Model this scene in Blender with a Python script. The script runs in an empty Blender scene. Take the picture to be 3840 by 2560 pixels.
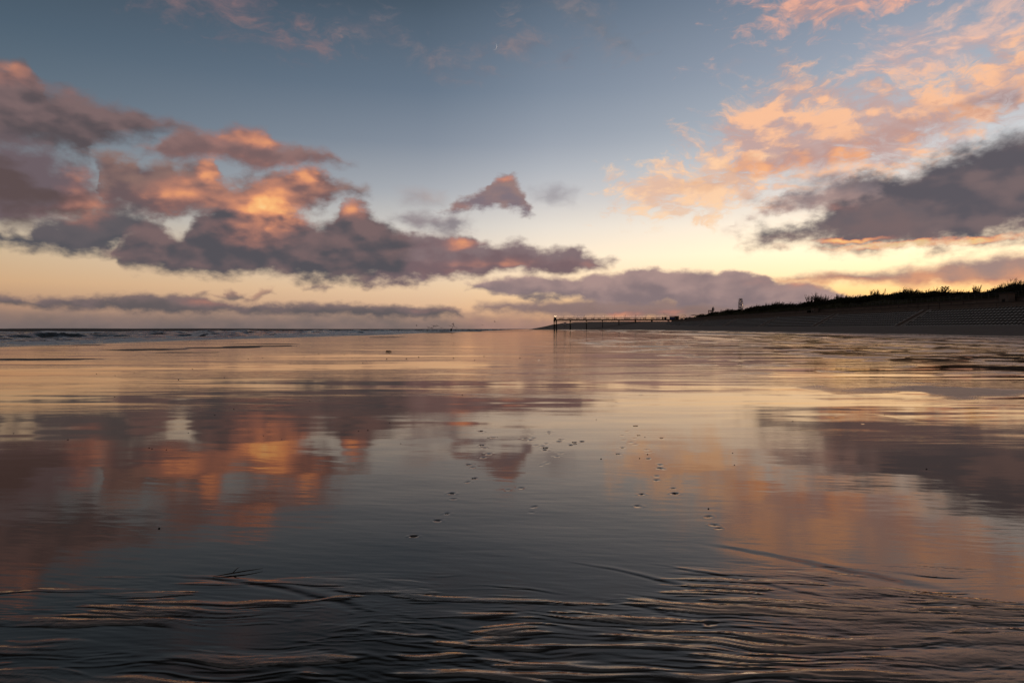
import bpy, math, random
import numpy as np
from mathutils import Vector, Matrix
R = math.radians
sc = bpy.context.scene
COL = sc.collection
EYE = 1.5
PITCH = math.atan(28.7 / 1568)          # the lens looks about one degree below the horizon
SUN_AZ, SUN_EL = 37.0, 1.6

def lin(c):
    c = c / 255.0
    return c / 12.92 if c <= 0.04045 else ((c + 0.055) / 1.055) ** 2.4
def S(r, g, b, a=1.0):
    return (lin(r), lin(g), lin(b), a)

# ---------------------------------------------------------------- camera
cam = bpy.data.cameras.new('camera')
cam.lens = 24.0; cam.sensor_width = 36.0; cam.clip_start = 0.05; cam.clip_end = 90000
cam_ob = bpy.data.objects.new('camera', cam); COL.objects.link(cam_ob)
cam_ob.location = (0, 0, EYE); cam_ob.rotation_euler = (R(90) - PITCH, 0, 0)
sc.camera = cam_ob

def dirof(px, py):
    """direction of a spot of the sky, from its place in a 2352 x 1568 view"""
    x, z = (px - 1176) / 1568.0, (784 - py) / 1568.0
    c, s = math.cos(PITCH), math.sin(PITCH)
    return Vector((x, c + s * z, -s + c * z)).normalized()
def azel(px, py):
    d = dirof(px, py)
    return math.degrees(math.atan2(d.x, d.y)), math.degrees(math.asin(d.z))

# ---------------------------------------------------------------- world
world = bpy.data.worlds.new('World'); sc.world = world; world.use_nodes = True
NT = world.node_tree; NT.nodes.clear()
class G:
    """tiny helper that writes shader nodes"""
    def __init__(s, nt): s.nt = nt
    def _in(s, sock, v):
        if isinstance(v, bpy.types.NodeSocket): s.nt.links.new(v, sock)
        elif v is not None: sock.default_value = v
    def m(s, op, a, b=None, c=None, clamp=False):
        n = s.nt.nodes.new('ShaderNodeMath'); n.operation = op; n.use_clamp = clamp
        for i, v in enumerate((a, b, c)):
            if v is not None: s._in(n.inputs[i], v)
        return n.outputs[0]
    def v(s, op, a, b=None, c=None, scale=None, out=0):
        n = s.nt.nodes.new('ShaderNodeVectorMath'); n.operation = op
        for i, w in enumerate((a, b, c)):
            if w is not None: s._in(n.inputs[i], w)
        if scale is not None: s._in(n.inputs['Scale'], scale)
        return n.outputs['Value'] if op in ('LENGTH', 'DOT_PRODUCT', 'DISTANCE') else n.outputs[0]
    def mr(s, x, a, b, c=0.0, d=1.0, smooth=True):
        n = s.nt.nodes.new('ShaderNodeMapRange'); n.interpolation_type = 'SMOOTHSTEP' if smooth else 'LINEAR'
        n.clamp = True
        for i, w in enumerate((x, a, b, c, d)): s._in(n.inputs[i], w)
        return n.outputs[0]
    def ramp(s, x, stops, mode='LINEAR'):
        n = s.nt.nodes.new('ShaderNodeValToRGB'); e = n.color_ramp.elements
        n.color_ramp.interpolation = mode
        while len(e) > 1: e.remove(e[-1])
        e[0].position, e[0].color = stops[0]
        for p, c in stops[1:]:
            k = e.new(p); k.color = c
        s._in(n.inputs[0], x); return n.outputs[0]
    def mix(s, f, a, b, mode='MIX'):
        n = s.nt.nodes.new('ShaderNodeMix'); n.data_type = 'RGBA'; n.blend_type = mode; n.clamp_factor = True
        s._in(n.inputs[0], f); s._in(n.inputs[6], a); s._in(n.inputs[7], b); return n.outputs[2]
    def noise(s, vec, scale, detail=5, rough=0.55, lac=2.1, dist=0.0, color=False, dim='3D'):
        n = s.nt.nodes.new('ShaderNodeTexNoise'); n.noise_dimensions = dim
        s._in(n.inputs['Vector'], vec); n.inputs['Scale'].default_value = scale
        n.inputs['Detail'].default_value = detail; n.inputs['Roughness'].default_value = rough
        n.inputs['Lacunarity'].default_value = lac; n.inputs['Distortion'].default_value = dist
        return n.outputs['Color' if color else 'Fac']
    def sep(s, v):
        n = s.nt.nodes.new('ShaderNodeSeparateXYZ'); s._in(n.inputs[0], v); return n.outputs
    def comb(s, x, y, z):
        n = s.nt.nodes.new('ShaderNodeCombineXYZ')
        for i, w in enumerate((x, y, z)): s._in(n.inputs[i], w)
        return n.outputs[0]
g = G(NT)
tc = NT.nodes.new('ShaderNodeTexCoord').outputs['Generated']
D = g.v('NORMALIZE', tc)
dx, dy, dz = g.sep(D)[0:3]
AZ = g.m('MULTIPLY', g.m('ARCTAN2', dx, dy), 180 / math.pi)
EL = g.m('MULTIPLY', g.m('ARCSINE', dz), 180 / math.pi)
AE = g.comb(AZ, EL, 0.0)
# --- clear air: colour by height above the horizon, for three bearings from the sunset; unseen upper band darkened to dim reflections, paler overhead as fill
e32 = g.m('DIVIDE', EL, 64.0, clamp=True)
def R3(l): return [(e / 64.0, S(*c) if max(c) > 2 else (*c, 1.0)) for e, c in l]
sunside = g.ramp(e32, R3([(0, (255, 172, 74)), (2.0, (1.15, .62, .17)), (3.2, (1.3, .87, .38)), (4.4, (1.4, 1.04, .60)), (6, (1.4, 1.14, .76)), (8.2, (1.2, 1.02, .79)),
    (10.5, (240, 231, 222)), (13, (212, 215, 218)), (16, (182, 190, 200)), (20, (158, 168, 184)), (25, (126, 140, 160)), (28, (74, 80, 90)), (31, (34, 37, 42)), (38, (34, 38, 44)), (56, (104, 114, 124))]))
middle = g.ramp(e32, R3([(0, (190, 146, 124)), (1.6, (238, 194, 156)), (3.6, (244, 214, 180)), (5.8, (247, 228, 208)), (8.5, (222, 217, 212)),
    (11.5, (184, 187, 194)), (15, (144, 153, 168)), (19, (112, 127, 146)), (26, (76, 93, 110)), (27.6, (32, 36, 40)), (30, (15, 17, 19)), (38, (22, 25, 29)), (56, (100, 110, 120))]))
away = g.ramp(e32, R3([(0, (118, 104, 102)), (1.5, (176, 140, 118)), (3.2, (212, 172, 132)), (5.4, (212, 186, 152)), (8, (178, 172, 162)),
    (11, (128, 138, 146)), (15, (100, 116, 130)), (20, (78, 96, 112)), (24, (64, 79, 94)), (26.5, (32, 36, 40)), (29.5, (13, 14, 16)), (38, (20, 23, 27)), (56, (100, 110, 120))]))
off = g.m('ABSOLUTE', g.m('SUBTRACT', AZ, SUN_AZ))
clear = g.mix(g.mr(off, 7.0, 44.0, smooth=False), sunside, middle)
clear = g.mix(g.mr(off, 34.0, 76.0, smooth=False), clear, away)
nish = NT.nodes.new('ShaderNodeTexSky'); nish.sky_type = 'NISHITA'; nish.sun_disc = False
nish.sun_elevation = R(SUN_EL); nish.sun_rotation = R(SUN_AZ); nish.air_density = 1.4; nish.dust_density = 2.0; nish.ozone_density = 1.6
nsk = g.mix(1.0, nish.outputs[0], (0.10, 0.10, 0.10, 1), 'MULTIPLY')
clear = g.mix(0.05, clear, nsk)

# --- shared cloud noise, in direction space so that it has no seams
P = g.v('MULTIPLY', D, (1.0, 1.0, 1.75))
wn = g.v('SUBTRACT', g.noise(P, 9.0, 4, 0.52, color=True), (0.5, 0.5, 0.5))
wf = g.v('SUBTRACT', g.noise(P, 36.0, 4, 0.56, color=True), (0.5, 0.5, 0.5))
AEw = g.v('ADD', AE, g.v('MULTIPLY', wn, (3.6, 2.4, 0)))          # upper clouds: large billows
AEw = g.v('ADD', AEw, g.v('MULTIPLY', wf, (1.3, 0.9, 0)))
AEf = g.v('ADD', AE, g.v('MULTIPLY', wf, (2.0, 0.9, 0)))           # low far clouds: small ones
Pd = g.v('ADD', P, g.v('MULTIPLY', wf, (0.014, 0.014, 0.014)))
n0 = g.noise(Pd, 15.0, 2.5, 0.5)
n1 = g.noise(g.v('ADD', Pd, (0.016, -0.004, 0.016)), 15.0, 2.5, 0.5)
REL = g.m('SUBTRACT', n0, n1)                                      # + = faces the light
FN = g.sep(wf)[2]
CN = g.m('MULTIPLY_ADD', FN, 0.25, g.sep(wn)[2])
HN = g.m('SUBTRACT', g.noise(g.v('ADD', g.v('MULTIPLY', D, (1.0, 1.0, 2.6)), g.v('MULTIPLY', wn, (0.1, 0.1, 0.2))), 26.0, 4, 0.62), 0.5)

Z5 = lambda l: [(0.41 * x, 0.41 * y + 122.5) for x, y in l]
SPECS = []
def B(top, bot, ctop, cbot, **k): SPECS.append(('B', top, bot, ctop, cbot, k))
def streak(top, bot, c1, c2, op, bias, soft=2.2, **k): SPECS.append(('S', top, bot, c1, c2, dict(k, op=op, bias=bias, soft=soft)))
# faint high streaks, upper right (bands that climb to the right)

# upper left faint pink
streak([(380, -60), (470, -60), (560, -10), (600, 25), (640, 60), (700, 78), (740, 100)],
       [(380, 0), (450, 25), (520, 60), (600, 85), (680, 105), (740, 116)], (122, 106, 114), (148, 118, 118), 0.75, -1.4, 3.0)
streak([(800, 30), (860, 30), (930, 80), (1000, 125), (1060, 130), (1110, 120), (1180, 78), (1250, 80), (1290, 110)],
       [(800, 70), (900, 90), (960, 150), (1040, 165), (1120, 165), (1180, 150), (1240, 130), (1290, 120)], (116, 110, 120), (150, 130, 130), 0.6, -1.0, 3.0)
streak([(1240, 0), (1300, -10), (1380, 30), (1430, 80), (1450, 100)], [(1240, 20), (1300, 45), (1360, 100), (1420, 130), (1450, 115)],
       (110, 114, 122), (150, 134, 134), 0.5, -1.2, 3.0)
# upper right
streak([(1740, 30), (1800, -30), (1950, -60), (2120, -60)], [(1740, 48), (1800, 50), (1920, 45), (2040, 15), (2120, -20)], (196, 154, 146), (240, 176, 150), 0.92, -1.2)
streak([(1580, 150), (1650, 145), (1720, 112), (1790, 105), (1850, 150), (1900, 160)], [(1580, 168), (1680, 170), (1750, 180), (1800, 190), (1860, 190), (1900, 180)],
       (160, 152, 160), (206, 170, 158), 0.75, 0.0)
streak([(1940, 165), (1990, 110), (2060, 78), (2160, 60), (2260, 22), (2360, -20), (2560, -60)],
       [(1940, 180), (2010, 178), (2100, 178), (2200, 152), (2300, 120), (2400, 90), (2560, 60)], (196, 168, 166), (244, 194, 170), 0.82, -1.4, 2.8, hi=1)
streak([(1630, 330), (1680, 260), (1740, 222), (1830, 206), (1920, 228), (2020, 220), (2120, 196), (2240, 160), (2352, 120), (2560, 80)],
       [(1630, 382), (1700, 410), (1800, 416), (1880, 400), (1980, 388), (2080, 356), (2180, 318), (2280, 270), (2352, 250), (2560, 230)],
       (196, 164, 158), (252, 194, 154), 0.96, -1.9, 2.4, hi=1)
streak([(1470, 432), (1510, 405), (1560, 410), (1620, 385), (1680, 392), (1700, 420)], [(1470, 445), (1540, 452), (1620, 452), (1680, 448), (1700, 430)],
       (228, 188, 164), (254, 208, 168), 0.95, -2.1, 1.8)
streak([(1460, 482), (1520, 474), (1590, 478), (1640, 484)], [(1460, 490), (1530, 492), (1590, 492), (1640, 488)], (240, 205, 176), (252, 214, 176), 0.8, -1.2)
streak([(2100, 250), (2200, 235), (2300, 205), (2420, 160)], [(2100, 262), (2200, 285), (2300, 275), (2420, 250)], (150, 132, 136), (196, 152, 140), 0.9, -0.3, hi=1)
# the big dark cloud at the right
B([(1770, 470), (1830, 440), (1870, 436), (1920, 420), (1960, 428), (2000, 440)], [(1770, 480), (1850, 484), (1930, 474), (2000, 470)],
  (136, 122, 128), (190, 154, 144), soft=1.1, namp=2.4, op=0.9, grow=-0.5)
B([(1790, 532), (1830, 522), (1870, 504), (1900, 482), (1930, 448), (1965, 408), (2030, 396), (2090, 410), (2140, 392), (2230, 366), (2300, 352), (2370, 340), (2600, 300)],
  [(1790, 540), (1840, 544), (1900, 548), (2000, 551), (2150, 552), (2250, 545), (2370, 532), (2600, 510)],
  (92, 88, 97), (120, 103, 106), soft=1.2, namp=1.5, hi=1, fine=0.9, grow=-0.4)
B([(1790, 535), (1830, 527), (1870, 513), (1920, 492), (1980, 478), (2060, 470), (2120, 480)], [(1790, 538), (1830, 542), (1880, 546), (2000, 549), (2120, 550)],
  (108, 98, 104), (122, 102, 104), soft=0.7, namp=0.9, low=True, grow=-0.05, op=0.92)
B([(1765, 474), (1810, 456), (1850, 446), (1900, 434), (1950, 420), (2010, 410)], [(1765, 478), (1830, 480), (1900, 470), (1960, 462), (2010, 452)],
  (128, 116, 122), (170, 140, 136), soft=0.8, namp=1.3, low=True, op=0.85)
B([(1790, 645), (1850, 632), (1900, 628), (2000, 628), (2050, 624), (2120, 615), (2200, 601), (2250, 596), (2352, 582), (2600, 570)],
  [(1790, 644), (1900, 646), (2000, 649), (2100, 653), (2200, 653), (2352, 650), (2600, 648)],
  (152, 124, 124), (222, 148, 112), soft=0.5, namp=0.3, low=True, hi=1, op=0.95)
# low banks
B([(0, 722), (200, 719), (400, 717), (560, 713), (800, 716), (1000, 722), (1150, 731), (1300, 736), (1500, 734), (1700, 728), (1900, 720), (2352, 710)],
  [(0, 800), (1176, 800), (2352, 800)], (126, 110, 108), (104, 98, 100), soft=1.1, namp=0.5, low=True, op=0.86, lo=1, hi=1)
B([(1080, 728), (1200, 726), (1400, 726), (1600, 724), (1800, 716), (2100, 712)], [(1080, 800), (1400, 800), (2100, 800)],
  (176, 134, 122), (146, 116, 110), soft=1.6, namp=0.9, low=True, op=0.8, hi=1)
B([(1110, 702), (1200, 700), (1300, 694), (1400, 690), (1500, 692), (1700, 700), (1900, 712)],
  [(1110, 706), (1200, 712), (1300, 722), (1500, 724), (1700, 727), (1900, 730)], (142, 118, 118), (132, 110, 110), soft=0.5, namp=0.3, low=True, op=0.95, grow=-0.2)
B([(-200, 684), (0, 682), (30, 684), (70, 690), (150, 688), (300, 683), (400, 682), (450, 687), (500, 694), (560, 704), (600, 702), (700, 702), (800, 702), (900, 705), (1010, 707), (1050, 716)],
  [(-200, 696), (0, 695), (30, 697), (60, 693), (100, 700), (170, 706), (250, 704), (300, 713), (420, 716), (520, 714), (600, 716), (700, 718), (850, 722), (950, 724), (1050, 720)],
  (122, 104, 106), (92, 87, 92), soft=0.35, namp=0.4, low=True, lo=1, op=0.96, grow=-0.08)
B([(1085, 656), (1130, 648), (1180, 642), (1250, 641), (1320, 645), (1380, 635), (1430, 634), (1465, 624), (1490, 621), (1530, 630), (1600, 629), (1640, 632), (1675, 625), (1750, 640), (1800, 656), (1860, 655), (1900, 664), (1960, 688)],
  [(1085, 657), (1130, 665), (1250, 672), (1310, 673), (1350, 686), (1420, 691), (1470, 694), (1540, 686), (1560, 698), (1640, 699), (1720, 702), (1800, 704), (1900, 706), (1960, 704)],
  (172, 142, 138), (134, 116, 120), soft=0.3, namp=0.25, low=True, grow=-0.15)
B([(1200, 680), (1225, 674), (1260, 680), (1285, 682)], [(1200, 683), (1240, 687), (1285, 684)], (128, 112, 114), (116, 104, 110), soft=0.3, namp=0.5, low=True, op=0.9)
B([(500, 682), (530, 670), (552, 680)], [(500, 686), (530, 690), (552, 684)], (150, 116, 110), (110, 98, 100), soft=0.3, namp=0.3, low=True, op=0.9)
B([(568, 690), (590, 674), (624, 664)], [(568, 690), (590, 690), (624, 670)], (176, 132, 116), (130, 106, 104), soft=0.3, namp=0.35, low=True, op=0.8)
B([(410, 690), (440, 680), (475, 670)], [(410, 690), (440, 688), (475, 676)], (140, 112, 108), (110, 98, 100), soft=0.3, namp=0.4, low=True, op=0.7)
B([(710, 664), (735, 654), (762, 658)], [(710, 666), (735, 666), (762, 662)], (140, 116, 112), (120, 104, 106), soft=0.3, namp=0.35, low=True, op=0.8)
# mid sky cumulus, left to centre
B(Z5([(-900, 100), (-200, 90), (0, 72), (40, 96), (100, 78), (150, 84), (200, 130), (220, 185), (290, 212), (400, 212), (520, 245), (650, 290), (780, 308), (850, 350), (900, 388), (960, 384), (1020, 410)]),
  Z5([(-900, 470), (0, 482), (150, 492), (300, 500), (400, 560), (450, 590), (500, 530), (600, 486), (750, 468), (900, 442), (1020, 420)]),
  (124, 102, 104), (88, 80, 86), soft=0.75, namp=0.6, lo=1, fine=0.45, grow=0.0)
B(Z5([(-900, 520), (0, 500), (100, 492), (200, 505), (280, 560), (340, 600), (400, 612), (450, 640), (500, 690), (560, 740), (640, 790)]),
  Z5([(-900, 950), (0, 942), (150, 936), (300, 922), (450, 905), (640, 885)]), (108, 94, 102), (94, 78, 80), soft=1.0, namp=1.2, lo=1, fine=0.5)
B(Z5([(500, 560), (570, 545), (650, 590), (700, 600), (760, 650), (800, 628), (870, 628), (940, 662), (1000, 648), (1070, 640), (1115, 616), (1180, 620), (1230, 675), (1260, 720), (1350, 712), (1430, 690), (1530, 692), (1600, 672), (1680, 636), (1745, 640), (1800, 676), (1850, 740), (1930, 768), (1990, 792)]),
  Z5([(500, 600), (560, 800), (600, 880), (700, 862), (800, 884), (950, 900), (1100, 886), (1200, 900), (1350, 930), (1500, 940), (1600, 920), (1700, 888), (1780, 872), (1830, 828), (1990, 802)]),
  (140, 110, 104), (108, 90, 94), soft=0.65, namp=0.6, fine=0.45, grow=0.1)
B(Z5([(780, 540), (880, 478), (950, 438), (1050, 402), (1150, 408), (1200, 420), (1280, 396), (1440, 406), (1500, 436), (1560, 500), (1640, 508), (1700, 550), (1780, 572), (1830, 568), (1900, 606), (1960, 640)]),
  Z5([(780, 560), (880, 592), (950, 608), (1100, 594), (1200, 592), (1350, 612), (1450, 644), (1520, 650), (1600, 612), (1700, 614), (1800, 622), (1960, 646)]),
  (144, 112, 110), (120, 96, 98), soft=0.6, namp=0.5, fine=0.4, grow=0.12)
B(Z5([(-900, 960), (-100, 950), (0, 1010), (60, 990), (130, 1020), (200, 960), (400, 905), (600, 890), (760, 900), (860, 940)]),
  Z5([(-900, 1090), (0, 1084), (100, 1072), (200, 1082), (300, 1072), (400, 1110), (540, 1112), (650, 1062), (740, 990), (860, 950)]),
  (98, 92, 98), (84, 84, 92), soft=0.6, namp=0.9, lo=1, fine=0.5)
B([(850, 640), (870, 600), (895, 568), (940, 553), (985, 549), (1030, 546), (1075, 543), (1100, 563), (1150, 570), (1190, 561), (1230, 574), (1262, 592), (1300, 584), (1340, 576), (1362, 592), (1400, 606)],
  [(850, 646), (930, 645), (1000, 632), (1050, 629), (1100, 636), (1150, 622), (1240, 616), (1300, 625), (1400, 612)],
  (134, 114, 118), (120, 98, 104), soft=0.5, namp=0.5, fine=0.4, grow=-0.15)
B(Z5([(630, 1110), (690, 1010), (760, 962), (850, 930), (920, 944), (985, 1010), (1040, 950), (1140, 872), (1250, 842), (1350, 850), (1440, 836), (1500, 842), (1580, 880), (1650, 908), (1720, 942), (1780, 962), (1850, 930), (1880, 868), (1960, 862), (2040, 896), (2100, 950), (2200, 1000), (2300, 1050)]),
  Z5([(630, 1120), (690, 1184), (780, 1208), (950, 1194), (1000, 1208), (1080, 1188), (1180, 1204), (1350, 1238), (1500, 1244), (1600, 1262), (1700, 1278), (1900, 1278), (2100, 1268), (2300, 1250)]),
  (122, 100, 102), (84, 82, 90), soft=0.65, namp=0.8, fine=0.5, grow=0.0)
B([(1000, 488), (1060, 465), (1100, 458), (1128, 430), (1134, 405), (1158, 402), (1190, 424), (1212, 448), (1240, 482)],
  [(1000, 492), (1100, 484), (1160, 484), (1240, 484)], (152, 124, 122), (128, 114, 124), soft=0.5, namp=0.5, fine=0.9, grow=0.2)
B([(905, 500), (940, 490), (975, 494), (1000, 506)], [(905, 512), (950, 524), (1000, 514)], (136, 122, 130), (124, 114, 124), soft=0.7, namp=1.0, op=0.85)
B([(1012, 512), (1040, 498), (1066, 512)], [(1012, 518), (1040, 530), (1066, 516)], (136, 120, 128), (124, 114, 124), soft=0.7, namp=0.8, op=0.85)
B([(930, 456), (965, 448), (1000, 460)], [(930, 464), (965, 472), (1000, 466)], (170, 146, 142), (150, 136, 140), soft=0.9, namp=0.8, op=0.6)
B([(1240, 446), (1270, 440), (1300, 458)], [(1240, 454), (1270, 462), (1300, 466)], (150, 144, 152), (140, 134, 144), soft=0.8, namp=0.8, op=0.7)

def Zp(x, y): return (0.41 * x, 0.41 * y + 122.5)
hots = [(*Zp(1165, 655), 34, 17, .95), (*Zp(1745, 680), 42, 24, 1.0), (*Zp(1500, 880), 44, 24, 1.0), (*Zp(1625, 935), 46, 22, .85), (*Zp(1960, 895), 42, 20, .8),
        (*Zp(1440, 440), 62, 24, .8), (*Zp(1250, 500), 100, 36, .42), (*Zp(1500, 610), 90, 20, .5), (*Zp(1050, 590), 90, 16, .4), (*Zp(1330, 800), 150, 48, .62), (*Zp(1420, 980), 90, 44, .5), (*Zp(1700, 780), 110, 44, .45),
        (*Zp(40, 120), 70, 34, .55), (*Zp(140, 110), 40, 20, .4), (*Zp(400, 215), 60, 16, .4), (*Zp(420, 640), 30, 18, .6), (*Zp(500, 800), 44, 60, .5), (*Zp(300, 880), 120, 20, .3), (*Zp(780, 840), 90, 22, .5),
        (*Zp(1000, 780), 70, 40, .35), (*Zp(1350, 1050), 120, 30, .28), (1062, 553, 44, 14, .95), (1100, 606, 130, 16, .55), (1020, 628, 70, 8, .4), (1180, 600, 70, 14, .35), (1340, 606, 60, 14, .4),
        (1152, 408, 26, 12, .9), (1080, 478, 50, 10, .4), (500, 697, 90, 9, .5), (1000, 712, 60, 6, .4),
        (1900, 320, 170, 34, .3), (1770, 392, 80, 17, 1.15), (1900, 358, 100, 20, 1.1), (2060, 312, 90, 18, .95), (2200, 268, 70, 16, .7), (1690, 376, 40, 14, .7), (1560, 425, 60, 18, .45), (1650, 410, 50, 16, .45),
        (1900, 474, 60, 12, .45), (2130, 553, 330, 7, 2.2), (1930, 545, 110, 6, 1.6), (1990, 470, 60, 14, .3), (2280, 654, 260, 11, 1.3), (1950, 645, 120, 7, .6),
        (1830, 650, 110, 16, .55), (1740, 642, 60, 9, .5), (1500, 735, 190, 9, .5), (1440, 722, 40, 6, .7), (1540, 716, 60, 8, .7), (1600, 744, 120, 8, .7)]

def extent(sp):
    kind, top, bot, c1, c2, k = sp
    q = [azel(*p) for p in top] + [azel(*p) for p in bot]
    mx, my = (1.3, 1.0) if k.get('low') else (2.6, 2.3)
    a0, a1 = min(p[0] for p in q) - mx, max(p[0] for p in q) + mx
    if k.get('lo'): a0 = -180
    if k.get('hi'): a1 = 180
    return a0, a1, min(p[1] for p in q) - my, max(p[1] for p in q) + my
def hot_params(h):
    px, py, rx, ry, st = h
    a, e = azel(px, py)
    return a, e, 1.9 * abs(azel(px + rx, py)[0] - a), 1.9 * abs(azel(px, py - ry)[1] - e), st, py < 640
EXT = [extent(s) for s in SPECS]
HP = [hot_params(h) for h in hots]
HEXT = [(a - rx - 2.2, a + rx + 2.2, e - ry - 1.9, e + ry + 1.9) if up else (a - rx - 1, a + rx + 1, e - ry - .8, e + ry + .8) for a, e, rx, ry, st, up in HP]
def over(x, t): return x[0] < t[1] and x[1] > t[0] and x[2] < t[3] and x[3] > t[2]

def curve_tb(g, top, bot, az):
    """height of a cloud's top and foot as curves over the bearing"""
    n = g.nt.nodes.new('ShaderNodeRGBCurve'); mp = n.mapping; mp.use_clip = False
    a = g.m('MULTIPLY_ADD', az, 0.01, 0.5)
    g.nt.links.new(g.comb(a, a, a), n.inputs['Color'])
    for ci, pts in ((0, top), (1, bot)):
        c = mp.curves[ci]
        arr = [(x / 100 + 0.5, y / 50.0) for x, y in sorted(azel(*p) for p in pts)]
        c.points[0].location = (0.0, arr[0][1]); c.points[-1].location = (1.0, arr[-1][1])
        for x, y in arr: c.points.new(min(max(x, 0.001), 0.999), y)
        for p in c.points: p.handle_type = 'AUTO_CLAMPED'
    mp.update()
    sp = g.sep(n.outputs[0])
    return g.m('MULTIPLY', sp[0], 50.0), g.m('MULTIPLY', sp[1], 50.0)

TILE_IN = [('AEw', 'NodeSocketVector'), ('AEf', 'NodeSocketVector'), ('REL', 'NodeSocketFloat'), ('CN', 'NodeSocketFloat'),
           ('FN', 'NodeSocketFloat'), ('HN', 'NodeSocketFloat'), ('clear', 'NodeSocketColor')]
def soften(c):
    m_ = sum(c) / 3.0; return (m_ + (c[0] - m_) * .9 + 1, m_ + (c[1] - m_) * .85, m_ + (c[2] - m_) * .9 - 1)
def make_tile(bi, hi_):
    nt = bpy.data.node_groups.new('cloud_patch', 'ShaderNodeTree')
    for nm, ty in TILE_IN: nt.interface.new_socket(nm, in_out='INPUT', socket_type=ty)
    nt.interface.new_socket('Color', in_out='OUTPUT', socket_type='NodeSocketColor')
    g = G(nt); gi = nt.nodes.new('NodeGroupInput').outputs
    I = {nm: gi[nm] for nm, _ in TILE_IN}
    w, f = g.sep(I['AEw']), g.sep(I['AEf'])
    col, tot = I['clear'], None
    for i in bi:
        kind, top, bot, c1, c2, k = SPECS[i]
        low = k.get('low', False); xs = f if low else w
        t, b = curve_tb(g, top, bot, xs[0])
        dt, db = g.m('SUBTRACT', t, xs[1]), g.m('SUBTRACT', xs[1], b)
        s = g.m('MINIMUM', dt, db)
        la = min(azel(*p)[0] for p in top); ra = max(azel(*p)[0] for p in top)
        if not k.get('lo'): s = g.m('MINIMUM', s, g.m('MULTIPLY', g.m('SUBTRACT', xs[0], la), 0.6))
        if not k.get('hi'): s = g.m('MINIMUM', s, g.m('MULTIPLY', g.m('SUBTRACT', ra, xs[0]), 0.6))
        if kind == 'S':
            s = g.m('MINIMUM', s, 1.8)
            s = g.m('MULTIPLY_ADD', I['HN'], k.get('amp', 8.0), s)
            cov = g.mr(s, k['bias'], k['bias'] + k['soft'] * 1.5, 0.0, k['op'])
            c = g.mix(g.mr(g.m('MULTIPLY_ADD', I['REL'], 4.0, g.m('MULTIPLY', I['HN'], 2.2)), -0.4, 0.45), S(*c1), S(*c2))
        else:
            soft, grow = k.get('soft', .5), k.get('grow', 0.0)
            s = g.m('MULTIPLY_ADD', I['FN'] if low else I['CN'], k.get('namp', 1) * 2.0, s)
            if k.get('fine'): s = g.m('MULTIPLY_ADD', I['FN'], k['fine'] * 2.0, s)
            grow -= 0.12 if low else 0.22
            cov = g.mr(s, -soft * 0.7 + grow, soft * 1.1 + grow, 0.0, k.get('op', 1.0))
            tt = g.m('DIVIDE', db, g.m('MAXIMUM', g.m('ADD', dt, db), 0.3))
            tt = g.m('MULTIPLY_ADD', I['REL'], 5.0 if not low else 3.0, tt)
            tt = g.m('MULTIPLY_ADD', I['FN'], 0.8, tt)
            # edges of a cloud are thinner and let the sky behind brighten them
            c = g.mix(g.mr(tt, -0.3, 1.3), S(*soften(c2)), S(*soften(c1)))
        col = g.mix(cov, col, c)
        tot = cov if tot is None else g.m('MAXIMUM', tot, cov)
    hot = None
    if tot is not None and hi_:
        for j in hi_:
            a, e, rx, ry, st, up = HP[j]
            v = g.v('MULTIPLY_ADD', I['AEw'] if up else I['AEf'], (1 / rx, 1 / ry, 0), (-a / rx, -e / ry, 0))
            L = g.v('DOT_PRODUCT', v, v)
            h = g.m('SUBTRACT', 1.0, L, clamp=True); h = g.m('MULTIPLY', g.m('MULTIPLY', h, h), st)
            hot = h if hot is None else g.m('ADD', hot, h)
        hot = g.m('MULTIPLY', hot, g.m('MULTIPLY_ADD', I['REL'], 1.9, 0.56))
        hot = g.m('MULTIPLY_ADD', I['FN'], 0.22, hot)
        hc = g.ramp(g.m('DIVIDE', hot, 1.4, clamp=True), [(0.0, S(140, 100, 100)), (0.2, S(166, 114, 104)), (0.42, S(206, 138, 110)), (0.62, S(240, 164, 114)), (0.85, S(255, 190, 124)), (1.0, S(255, 208, 142))])
        hf = g.m('MULTIPLY', g.mr(hot, 0.06, 0.78, 0.0, 0.95), tot)
        bright = g.mix(1.0, col, hc, 'LIGHTEN')
        col = g.mix(hf, col, g.mix(0.7, bright, hc))
    go = nt.nodes.new('NodeGroupOutput'); nt.links.new(col, go.inputs[0])
    return nt

def background(c):
    b = NT.nodes.new('ShaderNodeBackground'); b.inputs['Strength'].default_value = 1.0
    g._in(b.inputs['Color'], c); return b.outputs[0]
ntiles = [0]
SHARED = dict(AEw=AEw, AEf=AEf, REL=REL, CN=CN, FN=FN, HN=HN, clear=clear)
def leaf(t):
    bi = [i for i in range(len(SPECS)) if over(EXT[i], t)]; hh = [i for i in range(len(HP)) if over(HEXT[i], t)]
    if not bi: return background(clear)
    ntiles[0] += 1
    n = NT.nodes.new('ShaderNodeGroup'); n.node_tree = make_tile(bi, hh)
    for k_, v_ in SHARED.items(): NT.links.new(v_, n.inputs[k_])
    return background(n.outputs[0])
def split(sock, at, lo_sh, hi_sh):
    """hi_sh above the value, lo_sh below: only the one needed is ever worked out"""
    mx = NT.nodes.new('ShaderNodeMixShader'); NT.links.new(g.m('GREATER_THAN', sock, at), mx.inputs[0])
    NT.links.new(lo_sh, mx.inputs[1]); NT.links.new(hi_sh, mx.inputs[2]); return mx.outputs[0]
def tree(cells, sock, make):
    """cells: sorted edges; builds a balanced choice over them"""
    if len(cells) == 2: return make(cells[0], cells[1])
    k = len(cells) // 2
    return split(sock, cells[k], tree(cells[:k + 1], sock, make), tree(cells[k:], sock, make))
ELS = [-3, 2.3, 5.2, 8.2, 12.0, 17.0, 26.0]
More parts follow.
